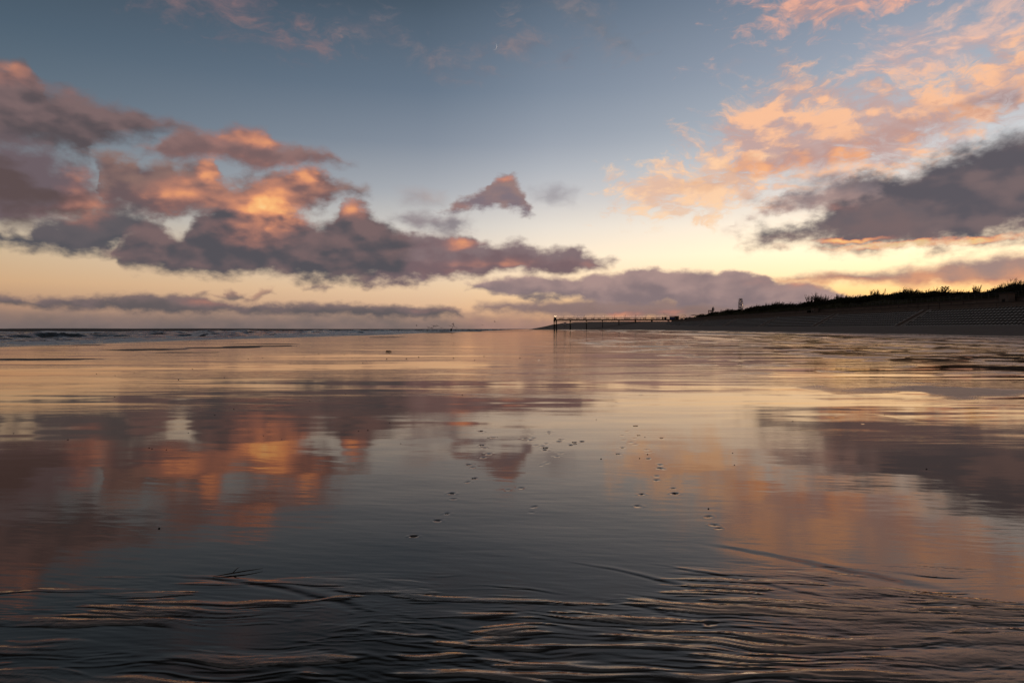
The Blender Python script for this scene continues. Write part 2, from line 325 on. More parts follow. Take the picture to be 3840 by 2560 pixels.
AZS = {0: [-180, -20, -4, 12, 24, 180], 1: [-180, -22, -8, 4, 16, 28, 180], 2: [-180, -26, -12, 2, 14, 26, 180],
       3: [-180, -24, -9, 4, 18, 180], 4: [-180, -30, -14, 12, 26, 180], 5: [-180, -24, 4, 22, 180]}
def row(e0, e1):
    az_edges = AZS[ELS.index(e0)]
    return tree(az_edges, AZ, lambda a0, a1: leaf((a0, a1, e0, e1)))
skysh = tree(ELS, EL, row)
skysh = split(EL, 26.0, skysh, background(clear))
skysh = split(EL, -1.0, background(S(60, 52, 50)), skysh)
print('tiles', ntiles[0])
wo = NT.nodes.new('ShaderNodeOutputWorld'); NT.links.new(skysh, wo.inputs['Surface'])
world.cycles.sampling_method = 'MANUAL'; world.cycles.sample_map_resolution = 512

# ---------------------------------------------------------------- sun, just above the dunes behind the sea wall
sun = bpy.data.lights.new('sun', 'SUN'); sun.energy = 2.0; sun.angle = R(0.5); sun.color = (1.0, 0.62, 0.36)
so = bpy.data.objects.new('sun', sun); COL.objects.link(so)
sd = Vector((math.sin(R(SUN_AZ)) * math.cos(R(SUN_EL)), math.cos(R(SUN_AZ)) * math.cos(R(SUN_EL)), math.sin(R(SUN_EL))))
so.rotation_euler = sd.to_track_quat('Z', 'Y').to_euler()

vs = sc.view_settings
vs.view_transform = 'Standard'; vs.look = 'None'; vs.exposure = 0; vs.gamma = 1; vs.use_curve_mapping = False
sc.render.engine = 'CYCLES'

# ================================================================ helpers for meshes
def new_mat(name):
    m = bpy.data.materials.new(name); m.use_nodes = True; m.node_tree.nodes.clear(); return m
def out_mat(m, shader, disp=None):
    o = m.node_tree.nodes.new('ShaderNodeOutputMaterial'); m.node_tree.links.new(shader, o.inputs['Surface'])
def principled(m, base, rough, spec=0.5, normal=None, ior=1.45, metal=0.0):
    g = G(m.node_tree); b = m.node_tree.nodes.new('ShaderNodeBsdfPrincipled')
    for k, v in (('Base Color', base), ('Roughness', rough), ('Specular IOR Level', spec), ('IOR', ior), ('Metallic', metal), ('Normal', normal)):
        if v is not None: g._in(b.inputs[k], v)
    return b.outputs[0]
def bump(g, h, strength=0.3, dist=0.02, nrm=None):
    b = g.nt.nodes.new('ShaderNodeBump'); g._in(b.inputs['Height'], h); g._in(b.inputs['Strength'], strength)
    g._in(b.inputs['Distance'], dist)
    if nrm is not None: g._in(b.inputs['Normal'], nrm)
    return b.outputs[0]
def wpos(g): return g.nt.nodes.new('ShaderNodeNewGeometry').outputs['Position']
def ocoord(g): return g.nt.nodes.new('ShaderNodeTexCoord').outputs['Object']
def plain(name, c, rough=0.6, spec=0.4, var=0.25, scale=6.0, metal=0.0, bmp=0.15):
    """a weathered everyday surface: base colour broken up by noise, light bump"""
    m = new_mat(name); g = G(m.node_tree); p = ocoord(g)
    n = g.noise(p, scale, 5, 0.6)
    lo = tuple(x * (1 - var) for x in c[:3]) + (1,); hi = tuple(min(1, x * (1 + var)) for x in c[:3]) + (1,)
    out_mat(m, principled(m, g.mix(n, lo, hi), g.mr(n, 0.2, 0.8, rough * 0.85, min(1, rough * 1.1)), spec, bump(g, n, bmp, 0.02), metal=metal))
    return m
def emit(name, c, st):
    m = new_mat(name); e = m.node_tree.nodes.new('ShaderNodeEmission'); e.inputs[0].default_value = c; e.inputs[1].default_value = st
    out_mat(m, e.outputs[0]); return m
def link(name, me, mats=(), parent=None, smooth=False):
    o = bpy.data.objects.new(name, me); COL.objects.link(o)
    for m in (mats if isinstance(mats, (list, tuple)) else [mats]): me.materials.append(m)
    if smooth: me.shade_smooth()
    if parent: o.parent = parent
    return o
def tag(o, label=None, cat=None, group=None, kind=None):
    for k, v in (('label', label), ('category', cat), ('group', group), ('kind', kind)):
        if v: o[k] = v
    return o
def empty(name, loc, rz=0.0):
    o = bpy.data.objects.new(name, None); COL.objects.link(o); o.location = loc; o.rotation_euler = (0, 0, rz); o.empty_display_size = 0.3; return o
class MB:
    """collects boxes, tubes and faces into one mesh"""
    def __init__(s): s.v = []; s.f = []
    def add(s, vs, fs):
        b = len(s.v); s.v += [tuple(x) for x in vs]; s.f += [tuple(b + i for i in f) for f in fs]; return s
    def box(s, c, d, rz=0.0, taper=1.0):
        x, y, z = d[0] / 2, d[1] / 2, d[2] / 2; cs, sn = math.cos(rz), math.sin(rz); vs = []
        for k, t in ((-1, 1.0), (1, taper)):
            for i, j in ((-1, -1), (1, -1), (1, 1), (-1, 1)):
                a, b = i * x * t, j * y * t; vs.append((c[0] + a * cs - b * sn, c[1] + a * sn + b * cs, c[2] + k * z))
        return s.add(vs, [(3, 2, 1, 0), (4, 5, 6, 7), (0, 1, 5, 4), (1, 2, 6, 5), (2, 3, 7, 6), (3, 0, 4, 7)])
    def tube(s, pts, rad, n=6, cap=True):
        pts = [Vector(p) for p in pts]; rad = rad if isinstance(rad, (list, tuple)) else [rad] * len(pts)
        rings = []; up = None
        for i, p in enumerate(pts):
            d = (pts[min(i + 1, len(pts) - 1)] - pts[max(i - 1, 0)]).normalized()
            a = d.orthogonal().normalized() if up is None else (up - d * up.dot(d)).normalized()
            up = a; b = d.cross(a)
            rings.append([p + (a * math.cos(t * 2 * math.pi / n) + b * math.sin(t * 2 * math.pi / n)) * rad[i] for t in range(n)])
        vs = [q for r_ in rings for q in r_]; fs = []
        for i in range(len(pts) - 1):
            for t in range(n):
                fs.append((i * n + t, i * n + (t + 1) % n, (i + 1) * n + (t + 1) % n, (i + 1) * n + t))
        if cap: fs += [tuple(range(n - 1, -1, -1)), tuple((len(pts) - 1) * n + t for t in range(n))]
        return s.add(vs, fs)
    def bar(s, a, b, w=0.05): return s.tube([a, b], w, 4)
    def ball(s, c, r, n=8, m=5, sq=1.0):
        vs = [(c[0], c[1], c[2] - r * sq)]
        for j in range(1, m):
            ph = -math.pi / 2 + math.pi * j / m
            for i in range(n):
                t = 2 * math.pi * i / n; vs.append((c[0] + r * math.cos(ph) * math.cos(t), c[1] + r * math.cos(ph) * math.sin(t), c[2] + r * sq * math.sin(ph)))
        vs.append((c[0], c[1], c[2] + r * sq)); fs = []
        for i in range(n):
            fs.append((0, 1 + (i + 1) % n, 1 + i)); fs.append((len(vs) - 1, 1 + (m - 2) * n + i, 1 + (m - 2) * n + (i + 1) % n))
            for j in range(m - 2):
                a = 1 + j * n; fs.append((a + i, a + (i + 1) % n, a + n + (i + 1) % n, a + n + i))
        return s.add(vs, fs)
    def mesh(s, name):
        me = bpy.data.meshes.new(name); me.from_pydata(s.v, [], s.f); me.update(); return me
    def build(s, name, mat, parent=None, smooth=False): return link(name, s.mesh(name), mat, parent, smooth)
def copy_tree(o, loc, rz=None, label=None, scale=None):
    r_ = o.copy(); COL.objects.link(r_); r_.location = loc
    if rz is not None: r_.rotation_euler = (0, 0, rz)
    if scale is not None: r_.scale = scale
    if label: r_['label'] = label
    for ch in list(o.children):
        c = ch.copy(); COL.objects.link(c); c.parent = r_
        for gch in ch.children:
            d = gch.copy(); COL.objects.link(d); d.parent = c
    return r_
def NX(px): return (px - 1920) / 2560.0          # slope of a bearing, from a column of the 3840 wide photograph
def HZ(py, dist): return EYE + (1233.0 - py) / 2560.0 * dist   # height seen at a row, at a distance

# ================================================================ numpy noise for the terrain
rng = np.random.RandomState(7)
PERM = np.concatenate([rng.permutation(256)] * 2).astype(np.int32)
GA = rng.rand(256) * 2 * np.pi; GX, GY = np.cos(GA).astype(np.float32), np.sin(GA).astype(np.float32)
def pn(x, y, seed=0):
    x = x + seed * 17.31; y = y + seed * 5.77
    xi = np.floor(x).astype(np.int64); yi = np.floor(y).astype(np.int64); xf = (x - xi).astype(np.float32); yf = (y - yi).astype(np.float32)
    u = xf * xf * xf * (xf * (xf * 6 - 15) + 10); v = yf * yf * yf * (yf * (yf * 6 - 15) + 10)
    def gr(ix, iy, fx, fy):
        h = PERM[(PERM[ix & 255] + iy) & 255]; return GX[h] * fx + GY[h] * fy
    a = gr(xi, yi, xf, yf); b = gr(xi + 1, yi, xf - 1, yf); c = gr(xi, yi + 1, xf, yf - 1); d = gr(xi + 1, yi + 1, xf - 1, yf - 1)
    return (a + u * (b - a) + v * (c + u * (d - c) - a - u * (b - a))) * 1.4
def fbm(x, y, o=4, seed=0, gain=0.5):
    s, a, f = 0, 1.0, 1.0
    for k in range(o): s = s + a * pn(x * f, y * f, seed + k * 3); a *= gain; f *= 2.03
    return s
def sst(x, a, b):
    t = np.clip((x - a) / (b - a), 0, 1); return t * t * (3 - 2 * t)

# ---------------------------------------------------------------- the beach: one sheet out to the horizon
def shore(Y):    # the water's edge
    return np.interp(Y, [-100, 0, 55, 110, 213, 384, 800, 2000, 10000, 60000], [-50, -46, -42, -35, -31, -24, -6, 60, 380, 2300]) + 1.6 * np.sin(Y / 23.0) + 0.8 * np.sin(Y / 9.1 + 1)
def toe(Y):      # where the dry upper beach starts
    return np.interp(Y, [0, 120, 300, 420, 556, 700, 900, 1300, 2200, 10000], [93, 92, 90, 80, 62, 44, 20, 45, 120, 600])
def toe_z(Y): return np.interp(Y, [0, 60, 123, 240, 360, 500, 800, 3000], [0, 0.02, 0.2, 0.47, 0.8, 0.98, 1.0, 1.2])
def upper(X, Y):
    """dry sand that climbs from the toe to the sea wall, and dunes beyond the pier"""
    t = X - toe(Y)
    zz = np.interp(Y, [0, 130, 300, 420, 520, 600, 700, 3000], [0.27, 0.27, 0.19, 0.16, 0.155, 0.155, 0.16, 0.16])
    base = np.clip(t, 0, None) * zz
    base = np.minimum(base, np.interp(Y, [0, 300, 420, 560, 640, 3000], [2.05, 1.9, 2.6, 6.6, 7.4, 7.4]))
    dune = sst(Y, 640, 760) * sst(t, 14, 40) * (0.7 + 0.9 * fbm(X / 26, Y / 40, 4, 5))
    return base + dune
def terrain(X, Y):
    rise = sst(X, -25, 60) * toe_z(Y)
    far = sst(Y, 300, 900) * 0.5 * sst(X, -60, 0)
    z = rise + far * 0 + upper(X, Y)
    sea = np.clip(shore(Y) - 1.5 - X, 0, None)
    return z - 0.03 * sea

# footprints and small scrapes: (column, row) in the photograph, size
PRINTS = [(1803, 1617, 1), (1818, 1622, .6), (1850, 1641, 1), (1806, 1670, 1), (1816, 1679, .7), (1832, 1703, 1), (1812, 1717, .7), (1759, 1743, 1), (1775, 1752, .6), (1778, 1795, 1.1), (1755, 1808, .8),
          (1693, 1852, 1.1), (1700, 1872, .8), (1675, 1928, .8), (1640, 1955, .9), (1975, 1609, .6), (1995, 1629, .8), (1965, 1645, .9), (1998, 1643, .9), (1990, 1650, .6), (2060, 1619, .8), (2061, 1627, .5),
          (2110, 1648, 1), (2096, 1656, .9), (2048, 1664, .7), (2007, 1669, .7), (2032, 1673, .6), (2047, 1680, 1.3), (2043, 1688, 1), (2155, 1660, 1.2), (2182, 1656, .9), (2142, 1669, .7), (2103, 1700, .9), (2088, 1713, .8),
          (2052, 1736, .7), (2030, 1745, .7), (2388, 1598, 1.1), (2356, 1617, .7), (2395, 1633, 1), (2333, 1634, .7), (2380, 1645, .7), (2340, 1650, .8), (2367, 1659, 1), (2380, 1667, .6), (2336, 1680, .9), (2318, 1703, 1),
          (2428, 1688, 1), (2433, 1698, .9), (2432, 1721, .8), (2480, 1744, 1.2), (2474, 1757, 1.2), (2487, 1759, .8), (2462, 1787, .7), (2466, 1801, .9), (2527, 1833, 1.1), (2535, 1852, 1.2), (2410, 1855, .8), (2395, 1900, .9),
          (2660, 1940, 1.1), (2680, 1972, 1.1), (2700, 1985, .8), (2004, 1903, .7), (1990, 1922, .6), (1952, 1832, .9), (1902, 1838, .5), (1548, 2015, .9),
          (2482, 1643, .9), (2485, 1645, .6), (2590, 1640, .7), (2320, 1510, .9), (2345, 1528, .8), (2400, 1480, .5), (1903, 1508, .7), (1938, 1495, .7), (2065, 1461, .6), (1985, 1420, .5), (1990, 1400, .5),
          (2030, 1340, .5), (2020, 1350, .4), (2028, 1358, .4), (2024, 1365, .4), (2668, 2345, 1.3), (2260, 1510, .5), (3140, 1563, .7), (3240, 1588, .6), (2400, 1530, .6)]
prs = []
random.seed(5)
for (px, py, s_) in PRINTS:
    b = (py - 1233.0) / 2560.0; Yp = EYE / b; Xp = NX(px) * Yp
    prs.append((Xp, Yp, (0.6 + 0.4 * s_) * (0.026 + 0.0015 * Yp), s_ * 0.018 * (1 + Yp / 18.0), random.uniform(-.35, .6)))

SCOURS = ((1.25, 4.85, 3.3, 3.15, 0.085, 0.0028), (0.25, 4.42, 1.6, 3.40, 0.035, 0.0016), (0.8, 4.4, 2.2, 3.35, 0.035, 0.0018), (-2.35, 4.16, -0.7, 3.62, 0.04, 0.003), (1.9, 4.05, 3.3, 2.95, 0.03, 0.0022), (-0.3, 4.0, 1.2, 3.35, 0.03, 0.0014))
def tongues(X, Y):
    """the lens shaped tongues of drained sand in the foreground"""
    wx = X + 0.25 * fbm(X / 1.3, Y / 0.9, 2, 11)
    lean = 0.16 * np.sin(X * 0.55 + 0.7) + 0.10 * pn(X / 2.2, Y / 1.4, 12) + 0.42 * np.clip(X - 0.2, 0, 3.0) * sst(Y, 2.6, 4.4)
    wy = Y + 0.075 * fbm(X / 1.1, Y / 0.55, 3, 17) + lean * 0.55
    r1 = fbm(wx / 1.15, wy / 0.155, 3, 23, 0.55)
    edge = 3.95 + 0.35 * pn(X / 2.3, 0.3 * Y, 51) + np.where(X > 0.4, (X - 0.4) * 0.20, -0.06 * X)
    near = 1 - sst(Y, edge - 0.45, edge + 0.35)
    patch = sst(fbm(X / 2.1, Y / 0.9, 3, 57), -0.45, 0.15)
    below = sst((4.85 - (X - 1.25) * 0.83) - Y, 0.02, 0.25) * sst(X, 1.2, 2.0)      # drained flat under the long scour
    return wx, wy, r1, near, patch, below
def relief(X, Y):
    """small relief of the wet sand: rills in the foreground, faint swash ripples farther off"""
    dist = Y
    wx, wy, r1, near, patch, below = tongues(X, Y)
    # lens shaped tongues of sand, their lip steep toward the viewer
    lip = np.clip(r1 * 2.2, -0.25, 1.0) ; lip = np.where(lip > 0, lip ** 0.7, lip)
    rid = np.clip(1 - np.abs(pn(wx / 0.95, wy / 0.115, 31) + 0.45 * pn(wx / 0.4, wy / 0.05, 32)) * 5.0, 0, 1)
    rid = rid * sst(pn(wx / 1.3, wy / 0.4, 33), -0.1, 0.35)
    rid2 = np.clip(1 - np.abs(pn(wx / 0.62 + .3, (wy - 0.06 * wx) / 0.058, 34) + 0.4 * pn(wx / 0.2, wy / 0.03, 35)) * 4.5, 0, 1) * sst(pn(wx / 0.8, wy / 0.3, 36), -0.25, 0.2)
    cut = -np.clip(1 - np.abs(pn(wx / 1.4, (wy + 0.05 * wx) / 0.19, 37)) * 9.0, 0, 1) * sst(pn(wx / 1.6, wy / 0.5, 38), -0.05, 0.3)
    strand = pn(wx / 0.30, (wy + 0.22 * wx) / 0.035, 41) + 0.7 * pn(wx / 0.22, (wy - 0.15 * wx) / 0.024, 43)
    h = near * patch * (0.0012 * lip + 0.0014 * rid + 0.0016 * cut) + near * 0.0008 * rid2 + np.maximum(near, below * .8) * 0.0011 * strand * (0.25 + patch * np.clip(r1 + .4, 0, 1) * 1.3 + below * .6)
    # the long diagonal scour
    for (x0, y0, x1, y1, w, a_) in SCOURS:
        t = np.clip(((X - x0) * (x1 - x0) + (Y - y0) * (y1 - y0)) / ((x1 - x0) ** 2 + (y1 - y0) ** 2), 0, 1)
        yy = y0 + (y1 - y0) * t + 0.05 * pn(X / 0.9, Y / 3 + 3.3, 61) + 0.02 * pn(X / 0.2, Y * 0 + 1.3, 62) + 0.10 * np.sin(t * 3.1)
        d_ = (Y - yy) / (w * (0.35 + t))
        fade = sst(t, 0.0, 0.25) * (1 - sst(t, 0.8, 1.0))
        h = h + fade * a_ * np.clip(0.55 + 0.9 * pn(X / 0.45, Y / 0.6, 63), 0.1, 1.3) * (np.exp(-d_ * d_) - 0.8 * np.exp(-(d_ + 1.2) ** 2 * 2.2))
    # low swash bars on the wide wet flat
    g1 = fbm((X + 2 * fbm(X / 30, Y / 20, 2, 65)) / 14, (Y + 0.05 * X) / 3.2, 3, 67)
    mid = sst(dist, 6, 14) * (1 - sst(dist, 200, 600))
    h = h + mid * 0.006 * g1
    g2 = fbm((X) / 30, (Y + 0.05 * X) / 9, 3, 71); h = h + sst(dist, 18, 60) * 0.02 * g2
    rp = sst(fbm(X / 14, Y / 9, 3, 201), -0.2, 0.25) * (0.3 + 0.7 * sst(X / np.maximum(Y, 1), -0.05, 0.25))
    h = h + rp * (sst(dist, 9, 16) * (1 - sst(dist, 60, 110)) * 0.0065 * fbm(X / 5.5, (Y - 0.04 * X) / 1.15, 3, 203) + sst(dist, 30, 60) * (1 - sst(dist, 200, 400)) * 0.018 * fbm(X / 16, (Y - 0.04 * X) / 4.0, 3, 205))
    # bars and runnels toward the right
    u = X - 0.02 * Y + 3.0 * fbm(X / 60, Y / 60, 2, 93)
    h = h + sst(X, 10, 30) * (1 - sst(X, 84, 94)) * (1 - sst(dist, 380, 600)) * (0.085 * fbm(u / 7.5, Y / 70, 3, 95) + 0.02 * fbm(u / 2.2, Y / 12, 3, 96))
    # gentle drift patches near the camera
    h = h + 0.0018 * fbm(X / 1.6, Y / 0.9, 2, 77) * sst(dist, 2, 4) * (1 - sst(dist, 10, 25))
    h = h + (1 - sst(dist, 5, 12)) * 0.00035 * fbm(X / 0.35, (Y + .2 * X) / 0.10, 3, 83)
    return h

def dryness(X, Y):
    """where the sand is drained and no longer mirrors the sky"""
    d = sst(X - toe(Y), -2.5 + 2.5 * fbm(X / 8, Y / 30, 3, 91), 1.0)
    # bars and hollows parallel to the shore, in front of the upper beach
    u = X - 0.02 * Y + 3.0 * fbm(X / 60, Y / 60, 2, 93)
    s_ = fbm(u / 7.5, Y / 70, 3, 95)
    band = sst(X, 16, 62) * (1 - sst(Y, 420, 700))
    d = np.maximum(d, band * sst(s_, 0.10, 0.40) * 0.62)
    d = np.maximum(d, sst(X, 60, 86) * sst(fbm(u / 3.2, Y / 24, 3, 97), -0.16, 0.12) * 0.9)
    # scattered patches closer in on the right
    p = fbm(X / 4.5 + 0.2 * fbm(X / 2, Y / 2, 2, 98), (Y - 0.25 * X) / 4.2, 4, 99, 0.5)
    d = np.maximum(d, sst(X, 5.5, 9.5) * sst(Y, 9, 13) * (1 - sst(Y, 60, 140)) * sst(p, 0.12, 0.44) * 0.42)
    # flat dark bars out to the left, near the surf
    for (px, py, rx, ry) in ((560, 1311, 150, 4.2), (840, 1303, 150, 3.0), (980, 1298, 140, 2.6), (130, 1347, 250, 4.0), (700, 1321, 130, 1.6), (1000, 1290, 120, 1.8), (1450, 1264, 70, 1.4), (200, 1293, 200, 1.5), (1660, 1247, 60, 1.6), (1560, 1247, 50, 2.4), (1830, 1243, 180, .8)):
        with np.errstate(divide='ignore', invalid='ignore'):
            Yc = EYE * 2560.0 / (py - 1233.0); Xc = NX(px) * Yc
            hw = rx / 2560.0 * Yc; hd = ry * Yc * Yc / (EYE * 2560.0)
        e = ((X - Xc) / hw) ** 2 + ((Y - Yc - 0.02 * (X - Xc)) / hd) ** 2 + 0.5 * fbm(X / (hw * .5), Y / (hd * .9), 3, 103)
        d = np.maximum(d, 1 - sst(e, 0.75, 1.05))
    wx, wy, r1, near, patch, below = tongues(X, Y)
    d = np.maximum(d, near * patch * sst(r1, 0.02, 0.4) * 0.30)
    d = np.maximum(d, below * (0.18 + 0.25 * fbm(X / .9, Y / .2, 3, 105)) * (1 - sst(Y, 4.6, 5)))
    return np.clip(d, 0, 1)

ys = [-60, -30, -12, -5, -2, 0, 0.8, 1.4]
y = 1.9
while y < 60: ys.append(y); y *= (1.0026 if y < 5.2 else 1.0045 if y < 10 else 1.007)
while y < 1500: ys.append(y); y *= 1.010
while y < 60000: ys.append(y); y *= 1.12
ys = np.array(ys, dtype=np.float64)
NCI = 860
inner = np.linspace(-1, 1, NCI)
xs_in = inner[None, :] * (np.maximum(ys, 1.0)[:, None] * 0.80 + 0.9)
outm = np.array([1.15, 1.5, 2.2, 4, 10, 60, 1000, 20000.0])
hw_ = (np.maximum(ys, 1.0)[:, None] * 0.80 + 0.9)
o_r = hw_ + outm[None, :] - 1.0
XX = np.concatenate([-o_r[:, ::-1], xs_in, o_r], axis=1); YY = np.repeat(ys[:, None], XX.shape[1], axis=1)
ZZ = terrain(XX, YY)
vis = (ys > 1.0) & (ys < 1500)
ZZ[vis] += relief(XX[vis], YY[vis])
for (px_, py_, r_, ln, an) in prs:
    rows = np.where((ys > py_ - 4 * ln - .3) & (ys < py_ + 4 * ln + .3))[0]
    if not len(rows): continue
    sub = slice(rows[0], rows[-1] + 1)
    dx_ = XX[sub] - px_; dy_ = YY[sub] - py_
    c_, s2 = math.cos(an), math.sin(an)
    a_ = (dx_ * c_ + dy_ * s2) / r_ ; b_ = (-dx_ * s2 + dy_ * c_) / ln
    q = a_ * a_ + b_ * b_ + 0.9 * pn(dx_ / r_ * 1.1, dy_ / ln * 1.3, int(px_ * 10) & 31)
    dep = (0.0022 + 0.0007 * py_) * (0.45 + 0.9 * ((px_ * 7.3) % 1.0))
    ZZ[sub] += dep * (-np.exp(-q * 1.6) + 0.35 * np.exp(-(q - 1.9) ** 2 * 1.1) * (0.6 + 0.6 * pn(dx_ / r_, dy_ / r_, 9)))
DD = dryness(XX, YY)
nr, ncx = XX.shape
co = np.stack([XX, YY, ZZ], -1).reshape(-1, 3).astype(np.float32)
ii = np.arange(nr * ncx).reshape(nr, ncx)
fq = np.stack([ii[:-1, :-1], ii[:-1, 1:], ii[1:, 1:], ii[1:, :-1]], -1).reshape(-1, 4).astype(np.int32)
def grid_mesh(name, co, fq):
    me = bpy.data.meshes.new(name); me.vertices.add(len(co)); me.vertices.foreach_set('co', co.reshape(-1))
    me.loops.add(fq.size); me.loops.foreach_set('vertex_index', fq.reshape(-1))
    me.polygons.add(len(fq)); me.polygons.foreach_set('loop_start', np.arange(0, fq.size, 4, dtype=np.int32))
    me.polygons.foreach_set('loop_total', np.full(len(fq), 4, dtype=np.int32)); me.update(calc_edges=True); return me
me = grid_mesh('beach', co, fq)
at = me.attributes.new('drained', 'FLOAT', 'POINT'); at.data.foreach_set('value', DD.reshape(-1).astype(np.float32))

def sand_material():
    m = new_mat('wet_sand'); g = G(m.node_tree); nt = m.node_tree
    p = wpos(g)
    at_ = nt.nodes.new('ShaderNodeAttribute'); at_.attribute_name = 'drained'; dr = at_.outputs['Fac']
    x_, y_, z_ = g.sep(p)[0:3]
    dist = g.v('LENGTH', p)
    # fine wind ripples on the water film: long across the beach
    n1 = g.noise(g.v('MULTIPLY', p, (1.3, 14.0, 1.0)), 1.0, 4, 0.6)
    n2 = g.noise(g.v('MULTIPLY', p, (0.16, 1.5, 1.0)), 1.0, 4, 0.6)
    n3 = g.noise(g.v('MULTIPLY', p, (60.0, 160.0, 60.0)), 1.0, 2, 0.6)
    patch = g.mr(g.noise(g.v('MULTIPLY', p, (0.07, 0.30, 1.0)), 1.0, 3, 0.55), 0.42, 0.62)
    h = g.m('MULTIPLY', n1, g.m('MULTIPLY_ADD', patch, 0.0006, 0.00014))
    h = g.m('ADD', h, g.m('MULTIPLY', n2, g.m('MULTIPLY', g.mr(dist, 8.0, 60.0, 0.0, 0.026, smooth=False), g.m('MULTIPLY_ADD', patch, 0.8, 0.2))))
    n4 = g.noise(g.v('MULTIPLY', p, (0.45, 5.0, 1.0)), 1.0, 3, 0.6)
    h = g.m('ADD', h, g.m('MULTIPLY', n4, g.m('MULTIPLY', g.mr(dist, 7.0, 22.0, 0.0, 0.0075, smooth=False), patch)))
    h = g.m('ADD', h, g.m('MULTIPLY', n3, g.m('MULTIPLY', g.mr(dist, 2.5, 8.0, 0.0008, 0.0), g.m('MULTIPLY_ADD', dr, 3.0, 0.18))))
    h = g.m('ADD', h, g.m('MULTIPLY', g.m('MULTIPLY', g.noise(p, 2.2, 4, 0.65), dr), 0.04))
    nrm = bump(g, h, 1.0, 1.0)
    v = g.noise(g.v('MULTIPLY', p, (0.5, 1.6, 1.0)), 1.0, 4, 0.6)
    grain = g.noise(p, 150.0, 2, 0.6)
    wet = g.mix(v, (0.008, 0.0065, 0.0055, 1), (0.017, 0.0135, 0.0115, 1))
    dry = g.mix(g.noise(p, 0.8, 4, 0.65), (0.15, 0.112, 0.095, 1), (0.26, 0.195, 0.165, 1))
    base = g.mix(dr, wet, dry)
    base = g.mix(0.5, base, g.mix(grain, (0.35, 0.35, 0.35, 1), (1.5, 1.45, 1.4, 1)), 'MULTIPLY')
    rough = g.mr(dr, 0.0, 0.95, 0.028, 0.85, smooth=False)
    rough = g.m('ADD', rough, g.m('MULTIPLY', patch, 0.02))
    # thin film of silty water over brown sand: a warm tinted mirror that strengthens toward grazing
    df = nt.nodes.new('ShaderNodeBsdfDiffuse'); g._in(df.inputs['Color'], base); g._in(df.inputs['Normal'], nrm)
    gl = nt.nodes.new('ShaderNodeBsdfGlossy'); gl.distribution = 'GGX'; g._in(gl.inputs['Color'], (1.0, 0.83, 0.70, 1)); g._in(gl.inputs['Roughness'], rough); g._in(gl.inputs['Normal'], nrm)
    fr = nt.nodes.new('ShaderNodeFresnel'); fr.inputs['IOR'].default_value = 1.85; g._in(fr.inputs['Normal'], nrm)
    mx = nt.nodes.new('ShaderNodeMixShader'); g._in(mx.inputs[0], g.m('MULTIPLY', fr.outputs[0], g.mr(dr, 0.35, 1.0, 1.0, 0.10, smooth=False)))
    g._in(mx.inputs[1], df.outputs[0]); g._in(mx.inputs[2], gl.outputs[0]); out_mat(m, mx.outputs[0])
    return m
beach = link('beach', me, sand_material(), smooth=True); tag(beach, kind='structure')
print('beach verts', len(co))

# ---------------------------------------------------------------- the sea, breaking on the left
ys2 = [-200, -60, -20, 0, 15, 25]
y = 32.0
while y < 260: ys2.append(y); y *= 1.0042
while y < 1600: ys2.append(y); y *= 1.010
while y < 60000: ys2.append(y); y *= 1.15
ys2 = np.array(ys2, dtype=np.float64)
k_ = np.linspace(0, 1, 620) ** 1.25
wid = np.maximum(ys2, 40)[:, None] * 0.86 + 10
XS = shore(ys2)[:, None] + 3.0 - k_[None, :] * wid
XS = np.concatenate([XS, XS[:, -1:] - np.array([[30., 200., 1500., 9000., 50000.]])], axis=1)
YS = np.repeat(ys2[:, None], XS.shape[1], axis=1)
dsh = shore(YS) - XS                       # metres off the water's edge
wob = 7 * fbm(XS / 60, YS / 55, 3, 111) + 2.5 * fbm(XS / 14, YS / 16, 3, 113)
ph = (dsh + wob)
def crest(c, w, a, sd):
    along = np.clip(0.75 + 0.9 * fbm(YS / 17, XS * 0 + sd, 3, sd), 0.12, 1.7)
    t = (ph - c) / w
    return a * along * np.where(t > 0, np.exp(-t * t * 0.55), np.exp(-t * t * 3.2))
near_ = (YS < 1500)
H = crest(13, 2.2, .16, 121) + crest(24, 3.0, .34, 123) + crest(40, 3.8, .52, 125) + crest(58, 4.5, .60, 127) + crest(82, 5.5, .55, 129) + crest(112, 7, .45, 131)
deep = sst(dsh, 60, 140)
H = H * 1.35
H = H + (0.10 * fbm(XS / 7, YS / 9, 4, 133) + 0.16 * deep * fbm(XS / 13, YS / 22, 3, 135)) * sst(dsh, 2, 26)
H = H + 0.05 * fbm(XS / 1.3, YS / 1.5, 4, 137, .6) * sst(dsh, 4, 20)
H = np.where(near_, H, 0) * sst(dsh, 1, 9)
ZS = -0.012 + H
slope = np.gradient(H, axis=1)
fo = fbm(XS / 3.2, YS / 4.6, 5, 141, 0.62); fo2 = fbm(XS / 9, YS / 14, 4, 143, .6)
zone = sst(dsh, 1.5, 7) * (1 - sst(dsh, 66, 104))
brk = sum(np.exp(-((ph - c_ + w_ * .5) / w_) ** 2) for c_, w_ in ((10, 3.0), (21, 3.4), (36, 4.2), (54, 4.6), (78, 4.5)))
foam = zone * sst(fo * 0.75 + fo2 * 0.55 + 1.15 * brk - 0.62 - 0.004 * dsh, -0.30, 0.30)
foam = np.maximum(foam, (1 - sst(dsh, 100, 330)) * sst(fo2 + fo * 0.5 + H * 1.6, 1.1, 1.4) * 0.8)
foam = np.maximum(foam, sst(dsh, 2, 5) * (1 - sst(dsh, 10, 17)) * sst(fo + 0.3, -0.3, 0.3) * 0.8)
foam = np.clip(foam, 0, 1) * near_
ZS += foam * 0.05 * (0.5 + fbm(XS / .6, YS / .7, 2, 147))
n1_, n2_ = XS.shape
co = np.stack([XS, YS, ZS], -1).reshape(-1, 3).astype(np.float32)
